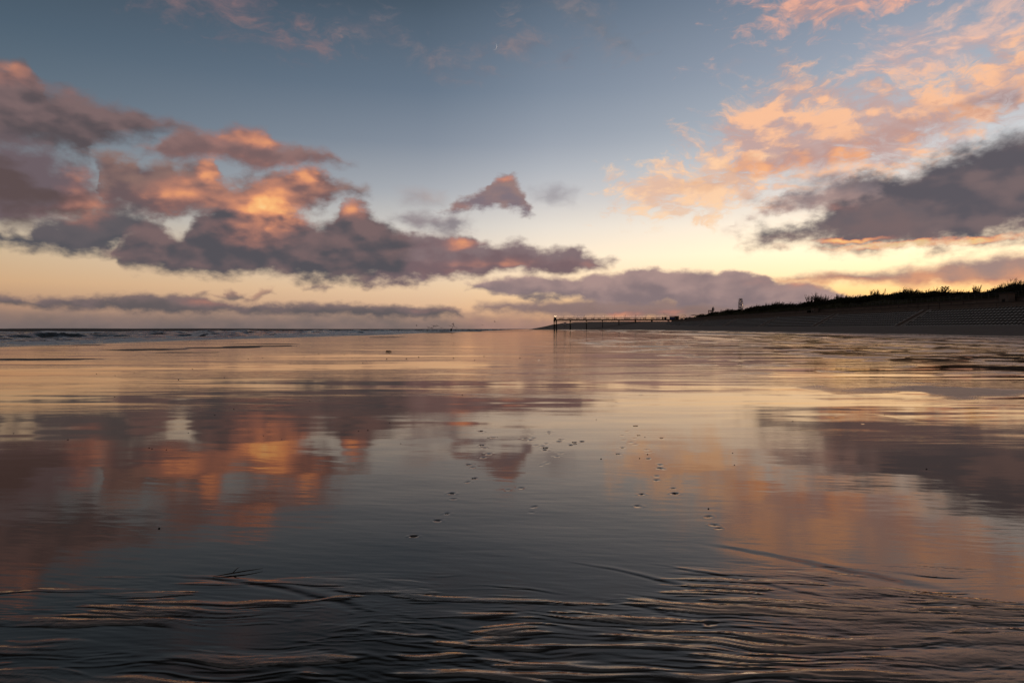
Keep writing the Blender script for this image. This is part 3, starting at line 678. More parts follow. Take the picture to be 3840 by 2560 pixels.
ii = np.arange(n1_ * n2_).reshape(n1_, n2_)
fq = np.stack([ii[:-1, 1:], ii[:-1, :-1], ii[1:, :-1], ii[1:, 1:]], -1).reshape(-1, 4).astype(np.int32)
me = grid_mesh('sea', co, fq)
at = me.attributes.new('foam', 'FLOAT', 'POINT'); at.data.foreach_set('value', foam.reshape(-1).astype(np.float32))
def sea_material():
    m = new_mat('sea_water'); g = G(m.node_tree); p = wpos(g)
    a_ = m.node_tree.nodes.new('ShaderNodeAttribute'); a_.attribute_name = 'foam'
    n = g.noise(g.v('MULTIPLY', p, (1.2, 0.8, 1)), 1.0, 5, 0.65)
    far = g.noise(g.v('MULTIPLY', p, (0.10, 0.05, 1)), 1.0, 4, 0.6)
    f = g.mr(g.m('MULTIPLY_ADD', g.m('SUBTRACT', g.noise(p, 2.4, 4, 0.7), 0.5), 1.1, a_.outputs['Fac']), 0.24, 0.60)
    h = g.m('ADD', g.m('MULTIPLY', n, 0.10), g.m('MULTIPLY', far, g.mr(g.v('LENGTH', p), 100.0, 1500.0, 0.2, 3.0)))
    nrm = bump(g, h, 1.0, 1.0)
    w = principled(m, g.mix(n, (0.012, 0.012, 0.012, 1), (0.026, 0.024, 0.024, 1)), g.mr(g.v('LENGTH', p), 60.0, 900.0, 0.16, 0.6), g.mr(g.v('LENGTH', p), 60.0, 900.0, 0.5, 0.12), nrm, ior=1.33)
    fm = principled(m, g.mix(g.noise(p, 5.0, 3, 0.6), (0.46, 0.43, 0.42, 1), (0.90, 0.86, 0.84, 1)), 0.8, 0.2, nrm)
    mx = m.node_tree.nodes.new('ShaderNodeMixShader'); g._in(mx.inputs[0], f); g._in(mx.inputs[1], w); g._in(mx.inputs[2], fm)
    out_mat(m, mx.outputs[0]); return m
sea_ob = link('sea', me, sea_material(), smooth=True); tag(sea_ob, kind='structure')

# low land far away across the bay
mb = MB(); random.seed(3); xs_ = [(-14500 + i * 120) for i in range(0, 84)]
prev = None; vs, fs = [], []
for i, x in enumerate(xs_):
    e = max(0, math.sin(math.pi * i / 83.0)) ** 0.5
    h = e * (8 + 7 * (0.5 + 0.5 * math.sin(i * .21 + 1)) + random.uniform(-1.5, 2))
    vs += [(x, 15500, -2), (x, 15500 + 20, h), (x, 16800, h * 1.05), (x, 17400, -2)]
for i in range(83):
    for k in range(3):
        a = i * 4 + k; fs.append((a, a + 4, a + 5, a + 1))
mb.add(vs, fs)
land_m = plain('hazed_land', (0.30, 0.27, 0.26, 1), 0.95, 0.05, 0.3, 0.004)  # distance haze is put into the pale grey base colour
tag(mb.build('far_hills', land_m), kind='structure')

# ---------------------------------------------------------------- young moon: a ball lit from the side by the sun that has just gone down
MD = 24000.0
md = dirof(1139 - 5, 107); mrad = MD * math.tan(R(0.262))
m = new_mat('moon_rock'); g = G(m.node_tree); nt = m.node_tree
df = nt.nodes.new('ShaderNodeBsdfDiffuse'); g._in(df.inputs['Color'], g.mix(g.noise(ocoord(g), 3.0, 4, 0.6), (0.50, 0.58, 0.64, 1), (0.72, 0.84, 0.92, 1)))
tr = nt.nodes.new('ShaderNodeBsdfTransparent'); ad = nt.nodes.new('ShaderNodeAddShader')
nt.links.new(df.outputs[0], ad.inputs[0]); nt.links.new(tr.outputs[0], ad.inputs[1])   # the daylit air in front of it hides its dark side
geo = nt.nodes.new('ShaderNodeNewGeometry'); mxs = nt.nodes.new('ShaderNodeMixShader')
nt.links.new(geo.outputs['Backfacing'], mxs.inputs[0]); nt.links.new(ad.outputs[0], mxs.inputs[1]); nt.links.new(tr.outputs[0], mxs.inputs[2])
out_mat(m, mxs.outputs[0])
mb = MB().ball((0, 0, 0), mrad, 64, 40)
mb.f = [f for f in mb.f if (sum((Vector(mb.v[i]) for i in f), Vector()) / len(f)).dot(sd) > 0]
moon = mb.build('moon', m, smooth=True); moon.location = md * MD     # only its sunlit side can be seen
tag(moon, 'thin pale crescent moon high in the blue evening sky', 'moon')

# ================================================================ materials of the built things
M_conc = plain('revetment_concrete', (0.27, 0.212, 0.178, 1), 0.8, 0.25, 0.35, 0.8)
M_conc2 = plain('sea_wall_concrete', (0.17, 0.13, 0.105, 1), 0.85, 0.2, 0.45, 0.5)
M_coping = plain('wall_coping', (0.07, 0.055, 0.048, 1), 0.8, 0.2, 0.3, 1.0)
M_rail = plain('galvanised_rail', (0.09, 0.08, 0.075, 1), 0.5, 0.5, 0.2, 5)
M_iron = plain('pier_ironwork', (0.030, 0.024, 0.022, 1), 0.6, 0.3, 0.3, 2)
M_deck = plain('pier_timber', (0.060, 0.044, 0.036, 1), 0.75, 0.2, 0.35, 2)
M_twig = plain('bare_twigs', (0.040, 0.026, 0.016, 1), 0.9, 0.1, 0.3, 3)
M_leaf = plain('dark_leaves', (0.036, 0.034, 0.016, 1), 0.8, 0.2, 0.4, 2)
M_white = plain('white_paint', (0.50, 0.46, 0.46, 1), 0.6, 0.3, 0.12, 2)
M_blue = plain('blue_paint', (0.04, 0.08, 0.22, 1), 0.5, 0.4, 0.2, 2)
M_red = plain('red_paint', (0.30, 0.05, 0.045, 1), 0.5, 0.4, 0.2, 2)
M_black = plain('tarred_wood', (0.016, 0.013, 0.013, 1), 0.75, 0.25, 0.3, 4)
M_glow = emit('warm_bulb', (1.0, 0.66, 0.42, 1), 1.5)
M_lamp = emit('pier_head_lamp', (1.0, 0.72, 0.42, 1), 2.6)

def tz(x, y):
    return float(terrain(np.array([[float(x)]]), np.array([[float(y)]]))[0, 0])

# ---------------------------------------------------------------- sea wall: holed revetment, steps, promenade walls
RX0, RX1, RZ0, RZ1 = 99.6, 108.2, 1.75, 6.45
Y0, Y1 = 22.0, 470.0
steps_y = [28, 78, 128, 178, 228, 278, 328, 378, 428]
rev = empty('revetment', (RX0, Y0, RZ0)); tag(rev, 'sloping concrete sea defence pierced by rows of dark holes below the promenade', 'sea defence')
SL = math.hypot(RX1 - RX0, RZ1 - RZ0); ux, uz = (RX1 - RX0) / SL, (RZ1 - RZ0) / SL; nx_, nz_ = -uz, ux
def rp(s_, y_, d_=0.0):  # on the slope: metres up it, metres along, metres below its face
    return (s_ * ux + (-nx_) * d_ * 1.0, y_ - Y0, s_ * uz - nz_ * d_)
dark_ = []
M_hole_shade = plain('hole_shade', (0.035, 0.030, 0.022, 1), 0.9, 0.1, 0.3, 2)  # shade inside the holes, painted as a near-black colour on shaft and bottom
def holed_panel(ya, yb, detail):
    dark_.clear()
    mb = MB(); rows = 8; ph_ = SL / rows; n = max(1, int((yb - ya) / 1.2)); pw = (yb - ya) / n
    hexa = [(0.53, 0), (0.27, 0.33), (-0.27, 0.33), (-0.53, 0), (-0.27, -0.33), (0.27, -0.33)]
    for r_ in range(rows):
        if r_ % 2:
            for a_, b_ in ((ya, ya + pw / 2), (yb - pw / 2, yb)): mb.add([rp(r_ * ph_, a_), rp(r_ * ph_, b_), rp((r_ + 1) * ph_, b_), rp((r_ + 1) * ph_, a_)], [(3, 2, 1, 0)])
        for i in range(n - (r_ % 2)):
            sh = 0.5 * pw if r_ % 2 else 0.0
            yc = ya + (i + 0.25) * pw + sh + 0.25 * pw * 0; s0 = r_ * ph_
            ya_, yb_ = ya + i * pw + sh, ya + (i + 1) * pw + sh
            # cell corners and edge mid points, hexagonal mouth, tapering shaft
            yc = (ya_ + yb_) / 2
            o = [(yb_, s0 + ph_ / 2), (yb_, s0 + ph_), (ya_, s0 + ph_), (ya_, s0 + ph_ / 2), (ya_, s0), (yb_, s0)]
            jy, js = random.uniform(-.02, .02), random.uniform(-.02, .02)
            hx = [(yc + a_ + jy, s0 + ph_ / 2 + b_ * 1.35 + js) for a_, b_ in hexa]
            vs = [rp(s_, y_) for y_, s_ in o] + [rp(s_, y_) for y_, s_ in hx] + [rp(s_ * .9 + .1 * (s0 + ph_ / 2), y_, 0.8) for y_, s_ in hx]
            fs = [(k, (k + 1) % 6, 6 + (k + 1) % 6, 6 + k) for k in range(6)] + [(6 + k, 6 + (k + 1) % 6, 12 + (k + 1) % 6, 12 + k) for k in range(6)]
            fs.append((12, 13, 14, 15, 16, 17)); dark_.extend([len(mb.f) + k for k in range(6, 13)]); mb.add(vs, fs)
    return mb
random.seed(11)
edges = [Y0] + [v for s_ in steps_y for v in (s_ - 2.0, s_ + 2.0)] + [Y1]
for k in range(0, len(edges), 2):
    if edges[k + 1] - edges[k] > 2:
        mb = holed_panel(edges[k], edges[k + 1], 1); o = mb.build('holed_slope', [M_conc, M_hole_shade], rev)
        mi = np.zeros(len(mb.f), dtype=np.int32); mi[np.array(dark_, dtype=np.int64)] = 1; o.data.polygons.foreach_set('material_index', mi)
for s_ in steps_y:
    mb = MB(); n = 26
    for i in range(n):
        a_ = i * SL / n; p = rp(a_ + SL / n / 2, s_, 0.22)
        mb.box((p[0], p[1], p[2]), (0.34, 2.6, 0.19 + 0.0))
    mb.build('steps', M_conc2, rev)
    for e in (-1, 1):
        mb = MB(); vs = []
        for y_ in (s_ + e * 1.3, s_ + e * 1.98):
            for a_, d_ in ((-.6, .6), (-.6, -.16), (SL, -.16), (SL, .6)): vs.append(rp(a_, y_, d_))
        mb.add(vs, [(0, 1, 2, 3), (7, 6, 5, 4), (0, 4, 5, 1), (1, 5, 6, 2), (2, 6, 7, 3), (3, 7, 4, 0)]); mb.build('step_kerb', M_conc, rev)
mb = MB(); mb.box((RX1 - RX0 + .45, (Y1 - Y0) / 2, RZ1 - RZ0 - .25), (0.9, Y1 - Y0, 0.62)); mb.build('crest_beam', M_conc, rev)
mb = MB(); mb.box((-.25, (Y1 - Y0) / 2, -.5), (0.55, Y1 - Y0, 1.3)); mb.build('toe_beam', M_conc, rev)
# promenade between the walls
mb = MB(); mb.box((113.5, 246, 6.0), (11.0, 448, 0.9)); tag(mb.build('promenade', M_conc2), kind='structure')
def panel_wall(name, x, z0, z1, ya, yb, step, th, mat, parent, gaps=()):
    mb = MB(); y_ = ya; r_ = random.Random(int(x))
    while y_ < yb:
        e = min(yb, y_ + step)
        if not any(a_ <= (y_ + e) / 2 <= b_ for a_, b_ in gaps):
            mb.box((x + r_.uniform(-.03, .03), (y_ + e) / 2, (z0 + z1) / 2 + r_.uniform(-.02, .02)), (th, e - y_ - 0.05, z1 - z0))
        y_ = e
    return mb.build(name, mat, parent)
w1 = empty('low_wall', (109.4, Y0, 6.45)); tag(w1, 'low dark concrete wave wall along the seaward edge of the promenade', 'wall')
o = panel_wall('wall_panels', 0, 0.0, 0.95, 0, 446, 6.0, 0.35, M_conc2, w1, gaps=[(s_ - Y0 - 3, s_ - Y0 + 3) for s_ in steps_y[::3]])
mb = MB(); mb.box((0, 223, 1.0), (0.55, 446, 0.14)); mb.build('coping', M_coping, w1)
w2 = empty('promenade_wall', (118.5, Y0, 6.45)); tag(w2, 'taller stained retaining wall at the back of the promenade under the grassy dune', 'wall')
panel_wall('wall_panels', 0, 0.0, 2.35, 0, 440, 4.0, 0.5, M_conc2, w2, gaps=[(118, 121), (250, 253)])
mb = MB(); mb.box((0, 220, 2.52), (0.9, 440, 0.30)); mb.build('coping', M_coping, w2)
mb = MB()
for i in range(0, 88): mb.box((0.1, 2 + i * 5.0, 1.17), (0.75, 0.35, 2.3), taper=0.9)
mb.build('buttress', M_coping, w2)['kind'] = 'stuff'
rl = empty('railing', (117.2, Y0, 6.45)); tag(rl, 'thin tubular metal railing on posts along the promenade at the right', 'railing')
mb = MB()
for i in range(0, 64): mb.bar((0, 60 + i * 2.5, 0), (0, 60 + i * 2.5, 1.15), 0.035)
mb.build('post', M_rail, rl)['kind'] = 'stuff'
for h in (0.6, 1.15):
    mb = MB(); mb.tube([(0, 60, h), (0, 217.5, h)], 0.03, 5); mb.build('rail', M_rail, rl)
rl.location = (118.2, Y0, 9.12)
# small concrete shelter block on the promenade
for (yy_, w_, h_, lab) in ((161, 3.0, 3.3, 'pale weathered concrete block beside the promenade wall, far right'), (263, 2.6, 2.9, 'dark recess block set in the promenade wall')):
    sb = empty('promenade_shelter', (116.6, yy_, 6.45)); tag(sb, lab, 'shelter')
    MB().box((0, 0, h_ / 2), (1.6, w_, h_)).build('walls', M_conc2, sb); MB().box((0, 0, h_ + .1), (2.1, w_ + .5, .2)).build('roof', M_coping, sb)
    MB().box((-.815, 0, 1.05), (.06, 1.0, 2.1)).build('door', M_black, sb)

# ---------------------------------------------------------------- grassy dune behind the wall
def bank_z(X, Y):
    up = sst(X, 118.6, 131.0)
    top = np.interp(Y, [0, 150, 188, 212, 243, 310, 381, 430, 450, 480, 560], [10.0, 10.1, 10.5, 11.2, 11.8, 11.3, 11.1, 10.9, 9.6, 8.4, 7.8])
    z = 8.75 + (top - 8.75) * up + up * (0.45 * fbm(X / 11, Y / 13, 4, 151) + 0.25 * fbm(X / 2.5, Y / 2.5, 3, 153))
    z = z + sst(X, 131, 170) * (0.1 + 0.5 * fbm(X / 30, Y / 30, 3, 155))
    k = sst(Y, 445, 500)
    return z * (1 - k) + k * (7.2 + 0.3 * fbm(X / 9, Y / 9, 3, 157))
bx_ = np.concatenate([np.linspace(118.6, 140, 90), np.linspace(142, 420, 70)]); by_ = np.concatenate([np.arange(10, 500, 1.0), np.arange(505, 1100, 7.0)])
XB, YB = np.meshgrid(bx_, by_); XB = XB + np.clip(YB - 470, 0, None) * 0.10
ZB = bank_z(XB, YB)
co = np.stack([XB, YB, ZB], -1).reshape(-1, 3).astype(np.float32); ii = np.arange(XB.size).reshape(XB.shape)
fq = np.stack([ii[:-1, :-1], ii[:-1, 1:], ii[1:, 1:], ii[1:, :-1]], -1).reshape(-1, 4).astype(np.int32)
m = new_mat('dune_turf'); g = G(m.node_tree); p = wpos(g); n = g.noise(p, 0.7, 6, 0.65)
out_mat(m, principled(m, g.ramp(n, [(0.3, (0.024, 0.018, 0.010, 1)), (0.6, (0.060, 0.046, 0.022, 1)), (0.8, (0.10, 0.072, 0.036, 1))]), 0.95, 0.05, bump(g, n, 1.0, 0.5)))
tag(link('dune', grid_mesh('dune', co, fq), m, smooth=True), kind='structure')
def bz(x, y): return float(bank_z(np.array([float(x)]), np.array([float(y)]))[0])
# dune grass: uncountable blades
random.seed(21); mb = MB(); vs, fs = [], []
gy_ = [95 + 350 * random.random() ** 1.4 for i in range(15000)]; gx_ = [random.uniform(119, 140) if random.random() < .7 else random.uniform(128, 150) for i in range(15000)]
gzz = bank_z(np.array(gx_), np.array(gy_)) - .1
for i in range(15000):
    y_, x_, z_ = gy_[i], gx_[i], float(gzz[i])
    for k in range(3):
        h = random.uniform(.35, .95) * (1 + (random.random() < .05) * .5); a_ = random.uniform(0, 6.28); l = random.uniform(.1, .5) * h; w_ = random.uniform(.05, .12)
        b = len(vs); ox, oy = random.uniform(-.3, .3), random.uniform(-.3, .3)
        vs += [(x_ + ox - w_ * math.sin(a_), y_ + oy + w_ * math.cos(a_), z_), (x_ + ox + w_ * math.sin(a_), y_ + oy - w_ * math.cos(a_), z_), (x_ + ox + l, y_ + oy + l * .3 * math.cos(a_), z_ + h)]
        fs.append((b, b + 1, b + 2))
mb.add(vs, fs); M_grass = plain('dune_grass_blades', (0.050, 0.042, 0.020, 1), 0.9, 0.1, 0.5, 0.3)
tag(mb.build('dune_grass', M_grass), 'rough grass covering the dune behind the promenade wall', None, None, 'stuff')

# ---------------------------------------------------------------- bare winter shrubs
def grow(mb, p, d, ln, rad, depth, rnd, wind, spread):
    n = 3; pts = [p]; q = Vector(p); dd = Vector(d)
    for i in range(n):
        dd = (dd + Vector((wind * .10 + rnd.uniform(-.12, .12), rnd.uniform(-.14, .14), .05 + rnd.uniform(-.06, .06)))).normalized(); q = q + dd * ln / n; pts.append(tuple(q))
    mb.tube(pts, [rad * (1 - .5 * i / n) for i in range(n + 1)], 3, False)
    if depth == 0: return
    for k in range(rnd.choice((2, 3, 3, 4))):
        t = rnd.uniform(.35, 1.0); i = min(n - 1, int(t * n)); s_ = Vector(pts[i]).lerp(Vector(pts[i + 1]), t * n - i)
        nd = (dd + Vector((rnd.uniform(-spread, spread) + wind * .15, rnd.uniform(-spread, spread), rnd.uniform(-.1, .45)))).normalized()
        grow(mb, tuple(s_), tuple(nd), ln * rnd.uniform(.5, .75), rad * .6, depth - 1, rnd, wind, spread)
def shrub(seed, stems, h, wind, spread, rad, depth=3, width=1.0):
    rnd = random.Random(seed); mb = MB(); mb.tube([(0, 0, -.9), (0, 0, -.3)], [rad * 2.5, rad * 1.5], 5)
    for k in range(stems):
        a_ = rnd.uniform(0, 6.28); r_ = rnd.uniform(0, width)
        mb.tube([(0, 0, -.45), (r_ * math.cos(a_), r_ * math.sin(a_), -.2)], rad, 3, False)
        grow(mb, (r_ * math.cos(a_), r_ * math.sin(a_), -.2), (math.cos(a_) * .35 * r_ + wind * .3, math.sin(a_) * .3, 1.0), h * rnd.uniform(.35, .6), rad, depth, rnd, wind, spread)
    return mb
def leafmass(seed, rx, ry, rz, n, size):
    rnd = random.Random(seed); vs, fs = [], []
    for i in range(n):
        while True:
            x, y, z = rnd.uniform(-1, 1), rnd.uniform(-1, 1), rnd.uniform(0, 1)
            if x * x + y * y + z * z < 1 + rnd.uniform(-.25, .18): break
        c = Vector((x * rx, y * ry, z * rz)); s_ = size * rnd.uniform(.5, 1.4)
        a_ = Vector((rnd.gauss(0, 1), rnd.gauss(0, 1), rnd.gauss(0, 1))).normalized(); b_ = a_.orthogonal().normalized(); c2 = a_.cross(b_)
        k = len(vs); vs += [tuple(c + b_ * s_), tuple(c - b_ * s_ * .5 + c2 * s_ * .6), tuple(c - b_ * s_ * .5 - c2 * s_ * .6)]; fs.append((k, k + 1, k + 2))
    return MB().add(vs, fs)
protos = {}
def proto(kind, seed):
    key = (kind, seed)
    if key in protos: return protos[key]
    if kind == 'whip':   a, b = shrub(seed, 14, 2.9, .25, .35, .085, 3, 1.1), leafmass(seed, 1.5, 1.5, 1.1, 700, .17)
    elif kind == 'wind': a, b = shrub(seed, 11, 2.2, .9, .5, .08, 3, 1.0), leafmass(seed, 1.7, 1.4, 1.2, 800, .17)
    elif kind == 'low':  a, b = shrub(seed, 8, 1.4, .4, .7, .04, 3, 1.3), leafmass(seed, 2.0, 1.6, 1.25, 1000, .17)
    else:                a, b = shrub(seed, 14, 3.6, .5, .55, .085, 4, 1.9), leafmass(seed, 2.2, 2.0, 1.0, 500, .12)
    protos[key] = (a.mesh('shrub_twigs'), b.mesh('shrub_leaves')); protos[key][0].materials.append(M_twig); protos[key][1].materials.append(M_leaf)
    return protos[key]
LBL = {'whip': ('upright bare shrub with whippy stems on the dune crest', 'upright whippy shrubs along the dune crest'),
       'wind': ('bare shrub swept over by the wind on the dune crest', 'wind-swept shrubs along the dune crest'),
       'low': ('low rounded bush massed with others along the dune crest', 'low bushes along the dune crest')}
def put_shrub(kind, seed, px, py_top, X, sc_=None, label=None, group=None):
    Y = X / NX(px); z = bz(X, Y); top = HZ(py_top - (6 if kind == 'low' else 14), Y); h0 = {'whip': 2.7, 'wind': 2.0, 'low': 1.45, 'big': 3.6}[kind]
    s_ = max(0.7, min(2.2, (top - z) / h0)) if sc_ is None else sc_
    e = empty('shrub', (X, Y, z), random.uniform(-.4, .4)); e.scale = (s_ * random.uniform(.9, 1.15), s_, s_)
    lb, gr = LBL.get(kind, (label, None)); tag(e, label or lb, 'shrub', group if label else gr)
    a, b = proto(kind, seed)
    for nm, me_ in (('branches', a), ('foliage', b)):
        o = bpy.data.objects.new(nm, me_); COL.objects.link(o); o.parent = e
random.seed(31)
crest_rows = [(2640, 1180), (2680, 1172), (2720, 1166), (2760, 1163), (2800, 1160), (2840, 1150), (2880, 1138), (2905, 1137), (2925, 1148), (2950, 1142), (2975, 1140), (3000, 1141), (3020, 1138), (3040, 1122), (3066, 1117), (3090, 1134),
              (3110, 1120), (3140, 1114), (3170, 1112), (3195, 1113), (3225, 1116), (3250, 1108), (3278, 1102), (3300, 1108), (3340, 1106), (3370, 1097), (3400, 1094), (3430, 1101), (3460, 1095), (3500, 1097), (3560, 1098), (3590, 1096), (3620, 1094), (3650, 1098), (3700, 1096), (3740, 1082), (3790, 1068), (3840, 1062)]
def crest_row(px): return float(np.interp(px, [a for a, b in crest_rows], [b for a, b in crest_rows]))
for px in range(2636, 3850, 12):
    py = crest_row(px) + random.uniform(-1, 6)
    kind = random.choice(('low', 'low', 'wind', 'whip' if px > 2850 else 'wind'))
    put_shrub(kind, random.randint(1, 4), px + random.uniform(-6, 6), py, random.uniform(127, 138))
SPECIAL = [('whip', 2, 3040, 1120, 'tall fan of upright dark stems, left one of the pair of bare thickets'), ('whip', 3, 3066, 1114, 'tallest upright thicket of dark stems left of the long hedge'),
           ('whip', 1, 3278, 1098, 'pointed bare thicket standing just above the hedge, mid dune'), ('wind', 2, 3395, 1089, 'feathery shrub bent right by the wind against the yellow sky'),
           ('wind', 4, 2905, 1133, 'feathery pale bush right of the big wheel'), ('whip', 4, 3655, 1082, 'single thin forked sapling standing over the dune near the right'),
           ('wind', 3, 3504, 1090, 'small shrub leaning right just left of the pine')]
for k, sd_, px, py, lb in SPECIAL: put_shrub(k, sd_, px, py, 131.0, None, lb)
for j, (px, py, lb) in enumerate(((3752, 1074, 'large tangled bare shrub at the left end of the fenced thicket'), (3790, 1070, 'large bare shrub in the middle of the fenced thicket by the right edge'), (3822, 1062, 'tallest bare shrub glowing against the sunset at the right edge'))):
    put_shrub('big', 7 + j, px, py, 129.0, None, lb)
# wooden fence in the right hand thicket
Yf = 127 / NX(3775); fe = empty('fence', (127, Yf, bz(127, Yf))); tag(fe, 'dark post and rail fence in front of the bare thicket at the right', 'fence')
for i in range(9):
    MB().box((0, -14 + i * 3.5, .6), (.14, .14, 1.9)).build('post', M_black, fe)
for h in (.7, 1.3): MB().box((0, 0, h), (.07, 29, .12)).build('rail', M_black, fe)
# the lone pine on the crest
Xp_, = (131.0,); Yp_ = Xp_ / NX(3541); zp = bz(Xp_, Yp_); hp = HZ(1075, Yp_) - zp
pine = empty('pine_tree', (Xp_, Yp_, zp)); tag(pine, 'small dark pine with tufted boughs on the dune crest against the yellow sky', 'tree')
rnd = random.Random(77); mbt = MB(); mbt.tube([(0, 0, -.3), (.05, 0, hp * .5), (0, .05, hp * .95)], [.11, .08, .03], 6); mbl = MB()
for i in range(30):
    z_ = hp * (.12 + .85 * i / 30); a_ = i * 2.4; l_ = (hp * .62) * (1 - .62 * i / 30) * rnd.uniform(.75, 1.15); e_ = (math.cos(a_) * l_, math.sin(a_) * l_, z_ + l_ * .42)
    mbt.tube([(0, 0, z_ * .9), (e_[0] * .6, e_[1] * .6, z_ + l_ * .12), e_], [.04, .03, .015], 4)
    for t in (.55, .8, 1.0):
        c = (e_[0] * t, e_[1] * t, z_ + (e_[2] - z_) * t)
        for q in range(26):
            v_ = Vector((rnd.gauss(0, 1), rnd.gauss(0, 1), rnd.gauss(.3, 1))).normalized() * rnd.uniform(.12, .30); o_ = Vector((rnd.uniform(-.10, .10), rnd.uniform(-.10, .10), rnd.uniform(-.10, .10))); w_ = v_.orthogonal().normalized() * .075
            a0 = Vector(c) + o_; mbl.add([tuple(a0 - w_), tuple(a0 + w_), tuple(a0 + v_)], [(0, 1, 2)])
mbt.build('trunk', M_twig, pine); mbl.build('crown', M_leaf, pine)

# ================================================================ the pier
TH = R(7.6); PA = Vector((math.cos(TH), -math.sin(TH), 0)); PB = Vector((math.sin(TH), math.cos(TH), 0))   # along, across
PO = Vector((NX(2075.5) * 556, 556, 0)); DZ = 9.25; PL = 124.0; PW = 9.0
pier = empty('pier', tuple(PO)); tag(pier, 'long dark iron pier on columns reaching out over the wet beach', 'pier')
rot = Matrix.Rotation(-TH, 4, 'Z'); pier.rotation_euler = (0, 0, -TH)
MB().box((PL / 2, PW / 2, DZ - .22), (PL, PW, .42)).build('deck', M_deck, pier)
for k, yy in enumerate((0.0, PW)):
    MB().box((PL / 2, yy, DZ - .65), (PL, .35, .55)).build('edge_beam', M_iron, pier)
    mb = MB(); n = int(PL / 1.28)
    mb.box((PL / 2, yy, DZ - 2.05), (PL, .22, .16))
    for i in range(n):
        x0 = i * PL / n; x1 = (i + 1) * PL / n; xm = (x0 + x1) / 2
        mb.bar((x0, yy, DZ - .9), (xm, yy, DZ - 2.0), .055); mb.bar((xm, yy, DZ - 2.0), (x1, yy, DZ - .9), .055)
    mb.build('lattice_girder', M_iron, pier)
    mb = MB()
    for i in range(int(PL / 1.9)): mb.bar((i * 1.9, yy, DZ), (i * 1.9, yy, DZ + 1.15), .035)
    for h in (.45, .8, 1.15): mb.tube([(0, yy, DZ + h), (PL, yy, DZ + h)], .035 if h < 1 else .05, 4)
    mb.build('railing', M_iron, pier)
for i in range(9):
    x = 0.35 + i * 13.1
    for yy in (0.3, PW / 2, PW - .3) if i == 0 else (0.3, PW - .3):
        w = PO + PA * x + PB * yy; zb = tz(w.x, w.y) - 1.0
        mb = MB(); mb.tube([(x, yy, zb), (x, yy, zb + 1.6), (x, yy, DZ - .9)], [.42, .30, .26], 10); mb.tube([(x, yy, DZ - 1.5), (x, yy, DZ - .9)], [.3, .6], 10)
        if i == 0: mb.tube([(x + 1.7, yy, zb), (x + 1.7, yy, DZ - .9)], .26, 8)
        mb.build('leg', M_iron, pier)
    mb = MB(); w = PO + PA * x; zb = tz(w.x, w.y)
    if DZ - zb > 4.5: mb.bar((x, .3, zb + 1.2), (x, PW - .3, DZ - 2.2), .06); mb.bar((x, PW - .3, zb + 1.2), (x, .3, DZ - 2.2), .06)
    mb.box((x, PW / 2, DZ - 2.2), (.3, PW, .35)); mb.build('cross_brace', M_iron, pier)
# lamp posts in pairs and festoon bulbs between them
def pier_pt(x, y_, z): v = PO + PA * x + PB * y_; return (v.x, v.y, z)
def lamp_post(loc, label, group=None, h=3.3):
    e = empty('lamp_post', loc, -TH); tag(e, label, 'lamp post', group)
    MB().tube([(0, 0, 0), (0, 0, .5), (0, 0, h)], [.10, .06, .045], 6).build('post', M_iron, e)
    MB().tube([(0, 0, h), (.25, 0, h + .12), (.5, 0, h + .05)], .035, 5).build('arm', M_iron, e)
    MB().ball((.5, 0, h - .02), .14, 8, 5, .8).build('lamp_head', M_iron, e); return e
xs_l = [0.3] + [8.1 + i * 8.25 for i in range(11)]
base = None
for yy in (.35, PW - .35):
    for i, x in enumerate(xs_l):
        lab = 'thin lamp post on the pier deck holding the string of bulbs'
        if base is None: base = lamp_post(pier_pt(x, yy, DZ), lab, 'lamp posts along the pier')
        else: copy_tree(base, pier_pt(x, yy, DZ))
    wires = []
bulb_me = MB().ball((0, 0, 0), .062, 6, 4).mesh('bulb'); bulb_me.materials.append(M_glow)
for yy in (.35, PW - .35):
    for i in range(len(xs_l) - 1):
        a_, b_ = xs_l[i], xs_l[i + 1]; fs_ = empty('festoon_lights', pier_pt(a_, yy, DZ + 2.95), -TH)
        tag(fs_, 'sagging string of small warm bulbs between two pier lamp posts', 'string lights', 'strings of bulbs along the pier')
        L_ = b_ - a_; sag = .28
        MB().tube([(L_ * t / 8, 0, -sag * 4 * (t / 8) * (1 - t / 8)) for t in range(9)], .012, 3).build('wire', M_iron, fs_)
        nb = 17
        for q in range(nb):
            t = (q + .5) / nb; o = bpy.data.objects.new('bulb', bulb_me); COL.objects.link(o); o.parent = fs_; o.location = (L_ * t, 0, -sag * 4 * t * (1 - t) - .07)
# pier head lamp
ph_ = empty('pier_head_light', pier_pt(1.2, 4.0, DZ), -TH); tag(ph_, 'bright warm twin lamp on the seaward end of the pier', 'lamp')
MB().tube([(0, 0, 0), (0, 0, 2.3)], .09, 6).build('post', M_iron, ph_)
MB().tube([(-1.0, 0, 3.0), (-.3, 0, 2.4), (.3, 0, 2.4), (1.0, 0, 3.0)], .06, 5).build('arm', M_iron, ph_)
for s_ in (-1, 0, 1): MB().ball((s_ * .62, 0, 2.85 - .5 * (s_ == 0)), .27, 8, 6).build('lamp', M_lamp, ph_)
bo = empty('pier_head_cabin', pier_pt(.9, 4.5, DZ), -TH); tag(bo, 'small dark cabin box on the very end of the pier', 'cabin')
MB().box((.2, 0, .75), (2.0, 3.0, 1.5)).build('walls', M_iron, bo); MB().box((.2, 0, 1.56), (2.4, 3.4, .12)).build('roof', M_iron, bo)
